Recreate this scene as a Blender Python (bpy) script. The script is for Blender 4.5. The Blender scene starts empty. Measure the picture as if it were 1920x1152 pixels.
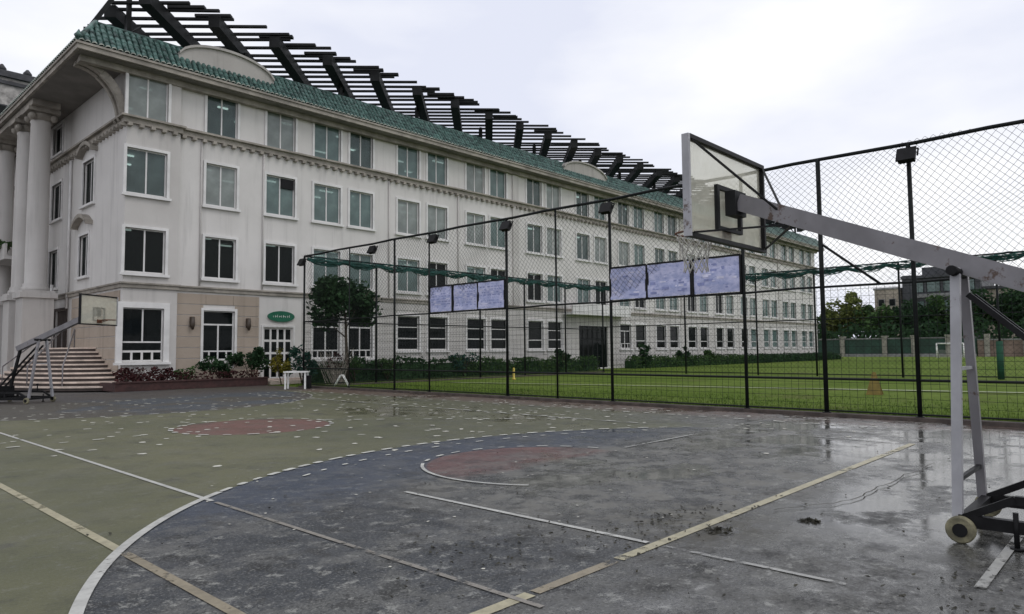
import bpy, bmesh, math, random
from mathutils import Vector, Matrix
PI = math.pi
R = math.radians
sc = bpy.context.scene
col = sc.collection

# ---------------------------------------------------------------- camera
CAM_F, CAM_YAW, CAM_PITCH, CAM_ROLL = 1306.9, R(43.05), R(3.572), R(-0.523)
fw = Vector((math.cos(CAM_YAW)*math.cos(CAM_PITCH), math.sin(CAM_YAW)*math.cos(CAM_PITCH), math.sin(CAM_PITCH)))
r0 = fw.cross(Vector((0, 0, 1))).normalized()
u0 = r0.cross(fw)
c_, s_ = math.cos(CAM_ROLL), math.sin(CAM_ROLL)
rr = c_*r0 + s_*u0
uu = -s_*r0 + c_*u0
cam_d = bpy.data.cameras.new('camera')
cam = bpy.data.objects.new('camera', cam_d)
col.objects.link(cam)
cam.matrix_world = Matrix(((rr.x, uu.x, -fw.x, 0), (rr.y, uu.y, -fw.y, 0), (rr.z, uu.z, -fw.z, 1.65), (0, 0, 0, 1)))
cam_d.sensor_width = 36
cam_d.lens = CAM_F/1920*36
cam_d.clip_end = 3000
sc.camera = cam

# ---------------------------------------------------------------- light
SUN_EL, SUN_AZ = R(52), R(285)          # azimuth of the direction to the sun, measured from +X towards +Y
world = bpy.data.worlds.new('World')
sc.world = world
world.use_nodes = True
wt = world.node_tree
wt.nodes.clear()
wo = wt.nodes.new('ShaderNodeOutputWorld')
wb = wt.nodes.new('ShaderNodeBackground')
sky = wt.nodes.new('ShaderNodeTexSky')
sky.sky_type = 'NISHITA'
sky.sun_disc = False
sky.sun_elevation = SUN_EL
sky.sun_rotation = R(90) - SUN_AZ
tc = wt.nodes.new('ShaderNodeTexCoord')
mp = wt.nodes.new('ShaderNodeMapping')
mp.inputs['Scale'].default_value = (1, 1, 2.6)
nz = wt.nodes.new('ShaderNodeTexNoise')
nz.inputs['Scale'].default_value = 2.1
nz.inputs['Detail'].default_value = 5
nz.inputs['Roughness'].default_value = .5
rp = wt.nodes.new('ShaderNodeValToRGB')
rp.color_ramp.elements[0].position = .36
rp.color_ramp.elements[0].color = (6.7, 6.95, 8.0, 1)     # thin cloud
rp.color_ramp.elements[1].position = .62
rp.color_ramp.elements[1].color = (9.0, 9.0, 9.15, 1)     # bright cloud
mx = wt.nodes.new('ShaderNodeMix')
mx.data_type = 'RGBA'
mx.inputs[0].default_value = .94
wt.links.new(tc.outputs['Generated'], mp.inputs[0])
wt.links.new(mp.outputs[0], nz.inputs['Vector'])
wt.links.new(nz.outputs['Fac'], rp.inputs[0])
wt.links.new(sky.outputs[0], mx.inputs[6])
wt.links.new(rp.outputs[0], mx.inputs[7])
wt.links.new(mx.outputs[2], wb.inputs[0])
wb.inputs[1].default_value = .122
wt.links.new(wb.outputs[0], wo.inputs[0])
sun_d = bpy.data.lights.new('sun', 'SUN')
sun_d.energy = .55
sun_d.angle = R(25)
sun_d.color = (1, .96, .9)
sun = bpy.data.objects.new('sun', sun_d)
col.objects.link(sun)
dsun = Vector((math.cos(SUN_AZ)*math.cos(SUN_EL), math.sin(SUN_AZ)*math.cos(SUN_EL), math.sin(SUN_EL)))
sun.rotation_euler = dsun.to_track_quat('Z', 'Y').to_euler()
sc.view_settings.view_transform = 'Standard'
sc.view_settings.look = 'None'
sc.view_settings.exposure = 0
sc.view_settings.gamma = 1
sc.cycles.transparent_max_bounces = 24
sc.cycles.max_bounces = 6

# ---------------------------------------------------------------- helpers
rng = random.Random(7)

class MB:
    """collects faces of one mesh"""
    def __init__(s):
        s.v = []; s.f = []; s.mi = []; s.sm = []
    def face(s, pts, m=0, smooth=False):
        b = len(s.v); s.v += [tuple(p) for p in pts]
        s.f.append(tuple(range(b, b+len(pts)))); s.mi.append(m); s.sm.append(smooth)
        return s
    def box(s, x0, y0, z0, x1, y1, z1, m=0, M=None):
        if x0 > x1: x0, x1 = x1, x0
        if y0 > y1: y0, y1 = y1, y0
        if z0 > z1: z0, z1 = z1, z0
        P = [(x, y, z) for z in (z0, z1) for y in (y0, y1) for x in (x0, x1)]
        if M is not None: P = [tuple(M @ Vector(p)) for p in P]
        b = len(s.v); s.v += P
        for q in ((0, 2, 3, 1), (4, 5, 7, 6), (0, 1, 5, 4), (2, 6, 7, 3), (0, 4, 6, 2), (1, 3, 7, 5)):
            s.f.append(tuple(b+i for i in q)); s.mi.append(m); s.sm.append(False)
        return s
    def bar(s, a, b, w, h=None, m=0, up=(0, 0, 1)):
        """rectangular bar from a to b, w across, h along up"""
        h = h or w
        a = Vector(a); b = Vector(b); d = (b-a).normalized(); up = Vector(up)
        if abs(d.dot(up)) > .98: up = Vector((0, 1, 0))
        x = d.cross(up).normalized(); z = x.cross(d)
        P = []
        for p in (a, b):
            for sx, sz in ((-1, -1), (1, -1), (1, 1), (-1, 1)):
                P.append(tuple(p + x*(sx*w/2) + z*(sz*h/2)))
        o = len(s.v); s.v += P
        for q in ((0, 1, 2, 3), (7, 6, 5, 4), (0, 4, 5, 1), (1, 5, 6, 2), (2, 6, 7, 3), (3, 7, 4, 0)):
            s.f.append(tuple(o+i for i in q)); s.mi.append(m); s.sm.append(False)
        return s
    def tube(s, pts, r, n=8, m=0, caps=True, smooth=True):
        pts = [Vector(p) for p in pts]
        rs = r if isinstance(r, (list, tuple)) else [r]*len(pts)
        o = len(s.v); L = len(pts)
        for i, p in enumerate(pts):
            d = (pts[min(i+1, L-1)] - pts[max(i-1, 0)])
            d = d.normalized() if d.length > 0 else Vector((0, 0, 1))
            ref = Vector((0, 0, 1)) if abs(d.z) < .9 else Vector((1, 0, 0))
            x = d.cross(ref).normalized(); y = x.cross(d)
            for k in range(n):
                a = 2*PI*k/n
                s.v.append(tuple(p + x*(math.cos(a)*rs[i]) + y*(math.sin(a)*rs[i])))
        for i in range(L-1):
            for k in range(n):
                k2 = (k+1) % n
                s.f.append((o+i*n+k, o+i*n+k2, o+(i+1)*n+k2, o+(i+1)*n+k)); s.mi.append(m); s.sm.append(smooth)
        if caps and n > 2:
            s.f.append(tuple(o+k for k in range(n))[::-1]); s.mi.append(m); s.sm.append(False)
            s.f.append(tuple(o+(L-1)*n+k for k in range(n))); s.mi.append(m); s.sm.append(False)
        return s
    def lathe(s, prof, c, n=24, m=0, smooth=True, sx=1, sy=1):
        """prof: (radius, z) list turned about the vertical through c"""
        o = len(s.v)
        for rad, z in prof:
            for k in range(n):
                a = 2*PI*k/n
                s.v.append((c[0]+math.cos(a)*rad*sx, c[1]+math.sin(a)*rad*sy, c[2]+z))
        for i in range(len(prof)-1):
            for k in range(n):
                k2 = (k+1) % n
                s.f.append((o+i*n+k, o+i*n+k2, o+(i+1)*n+k2, o+(i+1)*n+k)); s.mi.append(m); s.sm.append(smooth)
        s.f.append(tuple(o+k for k in range(n))[::-1]); s.mi.append(m); s.sm.append(False)
        s.f.append(tuple(o+(len(prof)-1)*n+k for k in range(n))); s.mi.append(m); s.sm.append(False)
        return s
    def build(s, name, mats, parent=None, origin=None):
        me = bpy.data.meshes.new(name)
        org = Vector(origin) if origin is not None else Vector((0, 0, 0))
        base = Vector((0, 0, 0))
        p = parent
        while p is not None:
            base += Vector(p.location); p = p.parent
        if origin is None: org = base.copy()
        me.from_pydata([(v[0]-org.x, v[1]-org.y, v[2]-org.z) for v in s.v], [], s.f)
        mats = mats if isinstance(mats, (list, tuple)) else [mats]
        for mm in mats: me.materials.append(mm)
        me.polygons.foreach_set('material_index', s.mi)
        me.polygons.foreach_set('use_smooth', s.sm)
        me.update()
        o = bpy.data.objects.new(name, me)
        col.objects.link(o)
        if parent is not None: o.parent = parent
        o.location = org - base
        return o

def tag(o, label=None, cat=None, group=None, kind=None):
    if label: o['label'] = label
    if cat: o['category'] = cat
    if group: o['group'] = group
    if kind: o['kind'] = kind
    return o

def empty(name, loc, label, cat, group=None, kind=None):
    o = bpy.data.objects.new(name, None)
    o.empty_display_size = .3
    col.objects.link(o)
    o.location = loc
    return tag(o, label, cat, group, kind)

def copy_tree(o, parent=None):
    c = o.copy(); col.objects.link(c)
    if parent is not None: c.parent = parent
    for ch in list(o.children): copy_tree(ch, c)
    return c

# ---------------------------------------------------------------- materials
class NT:
    def __init__(s, name):
        s.m = bpy.data.materials.new(name); s.m.use_nodes = True
        s.t = s.m.node_tree; s.t.nodes.clear()
        s.out = s.t.nodes.new('ShaderNodeOutputMaterial')
        s.geo = None
    def n(s, typ, **kw):
        nd = s.t.nodes.new(typ)
        for k, v in kw.items(): setattr(nd, k, v)
        return nd
    def put(s, sock, v):
        if isinstance(v, bpy.types.NodeSocket): s.t.links.new(v, sock)
        elif v is not None:
            if sock.type == 'RGBA' and len(v) == 3: v = (*v, 1)
            sock.default_value = v
    def math(s, op, a, b=None, c=None, clamp=False):
        nd = s.n('ShaderNodeMath', operation=op, use_clamp=clamp)
        s.put(nd.inputs[0], a)
        if b is not None: s.put(nd.inputs[1], b)
        if c is not None: s.put(nd.inputs[2], c)
        return nd.outputs[0]
    def step(s, x, a, b):
        nd = s.n('ShaderNodeMapRange', interpolation_type='SMOOTHSTEP')
        s.put(nd.inputs[0], x); nd.inputs[1].default_value = a; nd.inputs[2].default_value = b
        return nd.outputs[0]
    def mix(s, f, a, b, blend='MIX'):
        nd = s.n('ShaderNodeMix', data_type='RGBA', blend_type=blend)
        s.put(nd.inputs[0], f); s.put(nd.inputs[6], a); s.put(nd.inputs[7], b)
        return nd.outputs[2]
    def pos(s):
        if s.geo is None: s.geo = s.n('ShaderNodeTexCoord')
        return s.geo.outputs['Object']
    def xyz(s):
        nd = s.n('ShaderNodeSeparateXYZ'); s.put(nd.inputs[0], s.pos())
        return nd.outputs
    def noise(s, scale, detail=4, rough=.55, vec=None, stretch=None):
        nd = s.n('ShaderNodeTexNoise')
        v = vec or s.pos()
        if stretch:
            mp = s.n('ShaderNodeMapping'); s.put(mp.inputs[0], v); mp.inputs['Scale'].default_value = stretch
            v = mp.outputs[0]
        s.put(nd.inputs['Vector'], v)
        nd.inputs['Scale'].default_value = scale; nd.inputs['Detail'].default_value = detail
        nd.inputs['Roughness'].default_value = rough
        return nd.outputs['Fac']
    def bump(s, h, strength, dist=.02):
        nd = s.n('ShaderNodeBump'); s.put(nd.inputs['Height'], h)
        nd.inputs['Strength'].default_value = strength; nd.inputs['Distance'].default_value = dist
        return nd.outputs[0]
    def bsdf(s, color, rough=.6, normal=None, metal=0, spec=.5, alpha=None, **kw):
        b = s.n('ShaderNodeBsdfPrincipled')
        s.put(b.inputs['Base Color'], color); s.put(b.inputs['Roughness'], rough)
        s.put(b.inputs['Metallic'], metal); s.put(b.inputs['Specular IOR Level'], spec)
        if normal is not None: s.put(b.inputs['Normal'], normal)
        if alpha is not None: s.put(b.inputs['Alpha'], alpha)
        for k, v in kw.items(): s.put(b.inputs[k], v)
        return b.outputs[0]
    def done(s, shader):
        s.t.links.new(shader, s.out.inputs[0]); return s.m

def mat(name, c, rough=.6, var=.18, scale=2.5, bump=.0, metal=0, spec=.5, c2=None, stretch=None, fine=0):
    k = NT(name)
    f = k.noise(scale, 5, .6, stretch=stretch)
    a = tuple(x*(1-var) for x in c); b = tuple(min(1, x*(1+var)) for x in (c2 or c))
    cc = k.mix(k.step(f, .3, .7), a, b)
    nrm = None
    if bump: nrm = k.bump(k.noise(fine or scale*9, 4, .6), bump, .02)
    rg = k.math('MULTIPLY_ADD', f, .25, rough-.12, clamp=True)
    return k.done(k.bsdf(cc, rg, nrm, metal, spec))

def foliage(name, c, c2, scale=.8):
    k = NT(name)
    f = k.noise(scale, 3, .6); g = k.noise(scale*7, 2, .5)
    cc = k.mix(k.step(f, .35, .65), c, c2)
    cc = k.mix(k.math('MULTIPLY', k.step(g, .4, .7), .45), cc, tuple(min(1, x*1.7) for x in c2))
    d = k.bsdf(cc, .65, spec=.12)
    t = k.n('ShaderNodeBsdfTranslucent'); k.put(t.inputs[0], cc)
    mxs = k.n('ShaderNodeMixShader'); mxs.inputs[0].default_value = .22
    k.t.links.new(d, mxs.inputs[1]); k.t.links.new(t.outputs[0], mxs.inputs[2])
    return k.done(mxs.outputs[0])

def wall_mat(name, c, c2, grooves=False, streak=.32):
    k = NT(name)
    f = k.noise(.35, 5, .6)
    cc = k.mix(k.step(f, .3, .7), c, c2)
    st = k.noise(1.0, 4, .65, stretch=(2.2, 2.2, .14))
    cc = k.mix(k.math('MULTIPLY', k.step(st, .49, .74), streak), cc, tuple(x*.45 for x in c))
    sp = k.noise(9, 4, .7)
    cc = k.mix(k.math('MULTIPLY', k.step(sp, .55, .75), .12), cc, tuple(x*.5 for x in c))
    h = k.noise(22, 4, .6)
    return k.done(k.bsdf(cc, .85, k.bump(h, .25, .02), spec=.3))

M_WALL = wall_mat('render plaster', (.60, .582, .562), (.67, .65, .63))
M_BAY = wall_mat('grey plaster', (.50, .48, .46), (.57, .55, .53))
M_TAN = wall_mat('tan stone', (.36, .30, .245), (.42, .355, .295), streak=.3)
M_TRIM = mat('white painted trim', (.68, .67, .66), .6, .1, 1.2, .1)
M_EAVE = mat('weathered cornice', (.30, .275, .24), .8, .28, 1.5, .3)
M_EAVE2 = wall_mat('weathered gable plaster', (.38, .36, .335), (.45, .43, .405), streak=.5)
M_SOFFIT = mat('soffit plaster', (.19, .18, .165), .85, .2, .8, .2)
M_TILE = mat('green glazed roof tile', (.024, .066, .058), .4, .5, 3.5, .1, spec=.4, c2=(.065, .125, .11))
M_TILEEND = mat('pale tile end', (.36, .38, .33), .6, .4, 5)
M_STEEL = mat('dark painted steel', (.018, .019, .02), .55, .3, 2, spec=.12)
M_FENCE = mat('black fence steel', (.012, .014, .014), .5, .3, 3, spec=.12)
M_WIRE = mat('dark net cord', (.016, .019, .019), .7, .3, 3, spec=.12)
M_GNET = mat('green netting roll', (.016, .074, .063), .85, .4, 4)
M_ROOM = mat('room interior', (.16, .19, .185), .9, .2, .5)
def worn_steel(name, c):
    k = NT(name)
    f = k.noise(2.5, 5, .6, stretch=(1, 1, .6)); r_ = k.noise(7, 6, .75)
    cc = k.mix(k.step(f, .3, .7), tuple(x*.82 for x in c), tuple(x*1.15 for x in c))
    ru = k.step(k.math('ADD', k.math('MULTIPLY', r_, .7), k.math('MULTIPLY', f, .35)), .60, .66)
    cc = k.mix(k.math('MULTIPLY', ru, .8), cc, (.075, .04, .022))
    return k.done(k.bsdf(cc, k.math('MULTIPLY_ADD', ru, .35, .42), k.bump(r_, .12, .01), spec=.35))
M_GREY = worn_steel('worn grey steel', (.205, .198, .21))
M_LGREY = worn_steel('worn pale grey steel', (.33, .33, .35))
M_BLACK = mat('black steel', (.012, .012, .013), .45, .3, 6, spec=.12)
M_TYRE = mat('cream rubber wheel', (.19, .175, .11), .75, .5, 9)
M_RIM = mat('rusty dark orange rim', (.12, .045, .02), .6, .4, 12)
M_NETW = mat('white rope', (.5, .49, .46), .8, .2, 10)
M_WHITE = mat('white paint', (.75, .75, .73), .5, .1, 4)
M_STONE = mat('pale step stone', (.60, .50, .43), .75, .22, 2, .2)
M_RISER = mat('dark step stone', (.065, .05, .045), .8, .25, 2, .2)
M_BRICK = mat('maroon planter brick', (.05, .022, .02), .8, .35, 5, .3)
M_GSIGN = mat('green sign enamel', (.015, .12, .07), .4, .1, 3)
M_LAMPB = mat('bronze lamp', (.05, .035, .025), .5, .2, 6)
M_TOWER = mat('grey rough stone', (.3, .285, .27), .9, .4, 2.2, .5, c2=(.36, .34, .32))
M_SLATE = mat('dark slate', (.06, .06, .065), .8, .3, 2)
M_BARK = mat('bark', (.07, .055, .04), .9, .35, 8, .5)
M_YEL = mat('yellow plastic', (.55, .42, .07), .5, .15, 4)
M_ORG = mat('amber plastic', (.19, .14, .035), .85, .2, 4)
M_PAD = mat('green foam pad', (.008, .06, .032), .8, .25, 3)
M_DARKBLD = mat('dark facade panels', (.045, .048, .055), .5, .25, .3)
M_MIDBLD = mat('grey concrete', (.22, .22, .22), .8, .25, .4, .1)
M_BEIGE = mat('beige plaster', (.33, .29, .24), .85, .2, .4)
M_HOARD = mat('dark green hoarding', (.018, .05, .035), .7, .3, .6)
M_TERRA = mat('terracotta plaster', (.2, .145, .12), .85, .25, .5)
M_PILLAR = mat('cream pillar', (.27, .255, .22), .85, .2, 1)
M_KERB = mat('kerb stone', (.07, .055, .048), .85, .4, 3, .3)
M_LEAFD = foliage('dark leaves', (.014, .036, .017), (.032, .07, .028))
M_LEAFM = foliage('mid green leaves', (.026, .06, .02), (.06, .11, .035))
M_LEAFL = foliage('yellow green leaves', (.075, .10, .025), (.15, .17, .05))
M_LEAFB = foliage('blue green leaves', (.015, .05, .038), (.035, .085, .06))
M_LEAFR = foliage('dark red leaves', (.03, .012, .013), (.062, .022, .022))
M_LEAFY = foliage('yellow flowering leaves', (.09, .085, .015), (.22, .19, .03))
M_TWIG = mat('pale twigs', (.32, .29, .25), .8, .25, 6)

def emit(name, c, st):
    k = NT(name); e = k.n('ShaderNodeEmission'); k.put(e.inputs[0], c); e.inputs[1].default_value = st
    return k.done(e.outputs[0])
M_TUBE = emit('lit ceiling tube', (.95, 1, .97), 3.4)

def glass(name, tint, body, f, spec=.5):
    """window glass: part see-through, part body colour standing in for reflection"""
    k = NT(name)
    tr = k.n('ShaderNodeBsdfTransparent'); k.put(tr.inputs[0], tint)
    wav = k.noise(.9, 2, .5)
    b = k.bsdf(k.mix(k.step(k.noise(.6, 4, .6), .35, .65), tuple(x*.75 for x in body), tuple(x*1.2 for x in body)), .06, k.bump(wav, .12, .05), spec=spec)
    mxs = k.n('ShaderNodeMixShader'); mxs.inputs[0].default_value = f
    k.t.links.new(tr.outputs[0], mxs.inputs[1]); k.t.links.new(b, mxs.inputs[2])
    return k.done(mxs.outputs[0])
M_GLASS_T = glass('teal painted-reflection glass', (.75, .86, .84), (.15, .215, .205), .74, .5)  # teal glasses: sky reflection is painted into the body colour
M_GLASS_T2 = glass('teal painted-reflection glass with pale blind', (.75, .86, .84), (.25, .28, .265), .85, .5)
M_GLASS_T3 = glass('teal painted-reflection glass half clear', (.75, .86, .84), (.11, .145, .14), .6, .5)
M_GLASS_D = glass('clear dark glass', (.6, .68, .66), (.008, .011, .011), .66, .18)  # dark copy without the painted sky reflection
M_BOARD = None
k = NT('clear backboard sheet')
tr = k.n('ShaderNodeBsdfTransparent'); k.put(tr.inputs[0], (.97, .965, .92))
b = k.bsdf((.72, .71, .64), .25, spec=.4)
tl = k.n('ShaderNodeBsdfTranslucent'); k.put(tl.inputs[0], (.82, .81, .70))
m1 = k.n('ShaderNodeMixShader'); m1.inputs[0].default_value = .6
m2 = k.n('ShaderNodeMixShader')
k.t.links.new(b, m1.inputs[1]); k.t.links.new(tl.outputs[0], m1.inputs[2])
k.t.links.new(tr.outputs[0], m2.inputs[1]); k.t.links.new(m1.outputs[0], m2.inputs[2])
dust = k.noise(3.0, 5, .65)
k.put(m2.inputs[0], k.math('MULTIPLY_ADD', dust, .36, .24, clamp=True))
M_BOARD = k.done(m2.outputs[0])

k = NT('printed lavender banner')
f1 = k.noise(3.0, 5, .65, stretch=(1, 1, 1.6)); f2 = k.noise(9, 3, .6, stretch=(1, 1.0, 2))
cc = k.mix(k.step(f1, .35, .65), (.33, .37, .60), (.54, .55, .76))
cc = k.mix(k.math('MULTIPLY', k.step(f2, .55, .66), .55), cc, (.19, .23, .44))
cc = k.mix(k.math('MULTIPLY', k.step(k.noise(4.1, 2, .5), .62, .72), .5), cc, (.6, .6, .78))
M_BANNER = k.done(k.bsdf(cc, .45, k.bump(k.noise(1.6, 2, .5), .2, .05), spec=.4))

M_PRINTD = mat('faded blue print', (.24, .27, .5), .5, .2, 6)
M_PRINTL = mat('faded pale print', (.6, .6, .76), .5, .15, 6)
def line_mat(name, c, worn, stain=(.12, .11, .09)):
    k = NT(name)
    f = k.noise(5.5, 5, .7); g = k.noise(.8, 3, .6)
    cc = k.mix(k.step(f, .35, .75), c, tuple(x*.62 for x in c))
    a = k.step(k.math('ADD', k.math('MULTIPLY', f, .55), k.math('MULTIPLY', g, .45)), worn-.05, worn+.05)
    return k.done(k.bsdf(cc, .45, alpha=a))
M_LINEW = line_mat('white court paint', (.50, .50, .47), .40)
M_LINEW2 = line_mat('worn white court paint', (.38, .38, .36), .485)
M_LINEY = line_mat('yellowed court paint', (.42, .385, .26), .40)

M_FLECK = mat('pale court paint flecks', (.50, .50, .46), .6, .15, 3)
M_LINEW3 = line_mat('dirty worn court paint', (.26, .24, .21), .455)
M_LINEY3 = line_mat('dirty yellowed court paint', (.28, .24, .17), .445)

# court surface ---------------------------------------------------
CX, CY1, CR = 8.1, 2.6, 7.15
CY2 = 27.4
k = NT('painted wet court')
X, Y, Z = k.xyz()
def dist(cx, cy):
    a = k.math('SUBTRACT', X, cx); b = k.math('SUBTRACT', Y, cy)
    return k.math('SQRT', k.math('ADD', k.math('MULTIPLY', a, a), k.math('MULTIPLY', b, b)))
n1 = k.noise(.28, 5, .6); n2 = k.noise(1.3, 5, .65); n3 = k.noise(8, 4, .7); n4 = k.noise(45, 3, .7)
lo = k.noise(.09, 3, .5)
in1 = k.step(dist(CX, CY1), CR+.02, CR-.02)
in2 = k.step(dist(CX, CY2), CR+.02, CR-.02)
grn = k.mix(k.step(n1, .3, .7), (.078, .082, .038), (.118, .116, .058))
grn = k.mix(k.math('MULTIPLY', k.step(n2, .48, .75), .5), grn, (.055, .058, .036))
blu = k.mix(k.step(n2, .3, .7), (.024, .034, .054), (.038, .050, .076))
asp = k.mix(k.step(n2, .3, .7), (.060, .060, .056), (.098, .097, .090))
asp = k.mix(k.math('MULTIPLY', k.step(n3, .45, .7), .5), asp, (.095, .095, .095))
navy = k.mix(k.step(n3, .35, .7), (.028, .032, .038), (.050, .053, .056))
red = k.mix(k.step(n2, .3, .7), (.11, .040, .033), (.15, .058, .048))
# blue stays along the arc and wears away towards the baseline
wearlo = k.math('MULTIPLY_ADD', n2, 2.6, -1.3)
yb = k.math('ADD', Y, wearlo)
blueness = k.step(yb, 5.9, 8.0)
arcin = k.mix(blueness, navy, blu)
# bare asphalt on the key and to the right of it
rx = k.math('ADD', X, k.math('MULTIPLY_ADD', n1, 3.0, -1.5))
ry = k.math('ADD', Y, wearlo)
bare = k.math('MULTIPLY', k.step(rx, 4.0, 5.6), k.step(ry, 7.4, 6.2))
arcin = k.mix(bare, arcin, asp)
c1 = k.mix(in1, grn, arcin)
far = k.mix(k.step(n1, .46, .56), (.05, .042, .036), blu)
c1 = k.mix(k.math('MULTIPLY', in2, .85), c1, far)
# half disc above the free-throw line, full disc at the centre
rd1 = k.math('MULTIPLY', k.step(dist(7.85, 6.75), 1.72, 1.66), k.step(k.math('ADD', Y, k.math('MULTIPLY', n2, .5)), 6.8, 7.1))
rd2 = k.step(dist(7.6, 15.1), 1.68, 1.62)
c1 = k.mix(k.math('MULTIPLY', k.math('MAXIMUM', rd1, rd2), k.math('MULTIPLY_ADD', n2, .5, .6, clamp=True)), c1, red)
# outside the right sideline: bare, towards the fence a red-brown margin; behind the baseline bare
c1 = k.mix(k.math('MULTIPLY', k.step(rx, 13.2, 14.4), k.step(ry, 11.5, 6.5)), c1, asp)
c1 = k.mix(k.step(Y, 3.3, 3.1), c1, asp)
brn = k.mix(k.step(n3, .3, .7), (.095, .058, .044), (.15, .085, .065))
c1 = k.mix(k.math('MULTIPLY', k.step(X, 15.3, 16.4), .8), c1, brn)
c1 = k.mix(k.math('MULTIPLY', k.step(Y, 26.8, 29), .75), c1, (.055, .045, .04))
# dirt: dark blots, streaks of silt, pale scuffs and bare aggregate
worn = k.math('MAXIMUM', k.math('MULTIPLY', in1, k.math('SUBTRACT', 1.0, k.math('MULTIPLY', blueness, .75))), k.math('MAXIMUM', k.step(Y, 3.6, 3.1), k.math('MULTIPLY', k.step(rx, 13.0, 14.4), k.step(ry, 11.5, 6.5))))
wf = k.math('MULTIPLY_ADD', worn, .75, .25)
c1 = k.mix(k.math('MULTIPLY', k.step(k.noise(.75, 6, .72), .54, .68), .55), c1, (.022, .023, .021))
stk = k.noise(1.15, 7, .74, stretch=(1, 1, 1))
c1 = k.mix(k.math('MULTIPLY', wf, k.math('MULTIPLY', k.step(stk, .49, .58), .6)), c1, (.125, .124, .115))
c1 = k.mix(k.math('MULTIPLY', wf, k.math('MULTIPLY', k.step(k.noise(2.4, 7, .78), .525, .60), .8)), c1, (.016, .016, .015))
c1 = k.mix(k.math('MULTIPLY', wf, k.math('MULTIPLY', k.step(k.noise(5.2, 6, .8), .555, .62), .75)), c1, (.26, .26, .24))
c1 = k.mix(k.math('MULTIPLY', k.step(k.noise(2.0, 7, .8), .62, .68), .45), c1, (.20, .195, .175))
c1 = k.mix(k.math('MULTIPLY', wf, k.math('MULTIPLY', k.step(n4, .54, .64), .6)), c1, (.22, .22, .21))
c1 = k.mix(k.math('MULTIPLY', wf, k.math('MULTIPLY', k.step(k.noise(38, 3, .7), .54, .62), .75)), c1, (.014, .014, .014))
# moss along the low side of the baseline, gravelly silt behind the hoop
moss = k.math('MULTIPLY', k.step(dist(6.1, 3.35), 1.15, .2), k.step(k.math('ADD', k.noise(3.5, 6, .75), k.math('MULTIPLY', n1, .2)), .50, .62))
c1 = k.mix(k.math('MULTIPLY', moss, .9), c1, (.034, .029, .012))
blot = k.math('MULTIPLY', k.math('MAXIMUM', k.step(dist(4.35, 4.05), .75, .1), k.step(dist(5.6, .85), 1.5, .3)), k.step(k.noise(4.5, 6, .78), .49, .60))
c1 = k.mix(k.math('MULTIPLY', blot, .85), c1, (.016, .016, .014))
# wetness: film of water over the near right half, puddles
wx = k.math('ADD', k.math('ADD', X, k.math('MULTIPLY', Y, -.55)), k.math('MULTIPLY_ADD', n1, 5.0, -2.5))
wet = k.step(wx, .6, 3.6)
pud = k.math('MULTIPLY', wet, k.step(k.math('ADD', k.math('MULTIPLY', n1, .65), k.math('MULTIPLY', n2, .35)),   .50, .60))
near_r = k.math('MULTIPLY', k.step(X, 5.6, 7.2), k.step(Y, 3.4, 2.4))
pud = k.math('MAXIMUM', pud, k.math('MULTIPLY', near_r, k.step(n2, .34, .48)))
pud = k.math('MAXIMUM', pud, k.math('MULTIPLY', k.math('MULTIPLY', k.step(X, 8.6, 11.5), k.step(Y, 7.6, 6.2)), k.step(k.math('ADD', k.math('MULTIPLY', n1, .5), k.math('MULTIPLY', n2, .5)), .41, .53)))
rgh = k.math('MULTIPLY_ADD', wet, -.20, .62)
rgh = k.math('ADD', rgh, k.math('MULTIPLY_ADD', n3, .16, -.08))
pat = k.noise(2.1, 7, .76)
rgh = k.math('ADD', rgh, k.math('MULTIPLY', worn, k.math('MULTIPLY_ADD', k.step(pat, .42, .58), .5, -.22)))
rgh = k.math('MULTIPLY_ADD', pud, k.math('MULTIPLY_ADD', rgh, -1.0, .11), rgh, clamp=True)
keyz = k.math('MULTIPLY', k.step(X, 4.6, 6.0), k.math('MULTIPLY', k.step(Y, 2.6, 3.6), k.step(Y, 8.2, 6.4)))
c1 = k.mix(k.math('MULTIPLY', keyz, k.math('MULTIPLY', k.step(pat, .46, .56), .6)), c1, (.19, .185, .165))
c1 = k.mix(k.math('MULTIPLY', keyz, k.math('MULTIPLY', k.step(k.noise(1.7, 7, .76), .52, .60), .8)), c1, (.022, .022, .020))
c1 = k.mix(k.math('MULTIPLY', wet, .22), c1, k.mix(1, c1, (.55, .55, .55), 'MULTIPLY'))
hh = k.math('MULTIPLY', k.math('ADD', n4, k.math('MULTIPLY', n3, 1.2)), k.math('SUBTRACT', 1.0, k.math('MULTIPLY', pud, .97)))
M_COURT = k.done(k.bsdf(c1, rgh, k.bump(hh, .55, .008), spec=.5))

k = NT('mown grass')
g1 = k.noise(.12, 4, .6); g2 = k.noise(1.8, 5, .7); g3 = k.noise(30, 3, .7)
cc = k.mix(k.step(g1, .35, .65), (.090, .138, .024), (.135, .185, .042))
cc = k.mix(k.math('MULTIPLY', k.step(g2, .4, .7), .55), cc, (.048, .082, .014))
cc = k.mix(k.math('MULTIPLY', k.step(g3, .5, .75), .5), cc, (.135, .18, .04))
cc = k.mix(k.math('MULTIPLY', k.step(k.noise(.35, 6, .7), .54, .66), .55), cc, (.105, .105, .045))
M_GRASS = k.done(k.bsdf(cc, .9, k.bump(g3, .8, .04), spec=.03))
k = NT('grass blade'); g1 = k.noise(.5, 3, .6)
M_BLADE = k.done(k.bsdf(k.mix(k.step(g1, .3, .7), (.058, .105, .016), (.11, .16, .03)), .7, spec=.1))
M_SOIL = mat('damp paving', (.075, .072, .068), .6, .3, 1.2, .3)
M_PETAL = mat('fallen petals', (.52, .51, .45), .7, .15, 5)
M_LITTER = mat('wet leaf litter', (.028, .026, .016), .7, .5, 6, .3)
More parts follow.
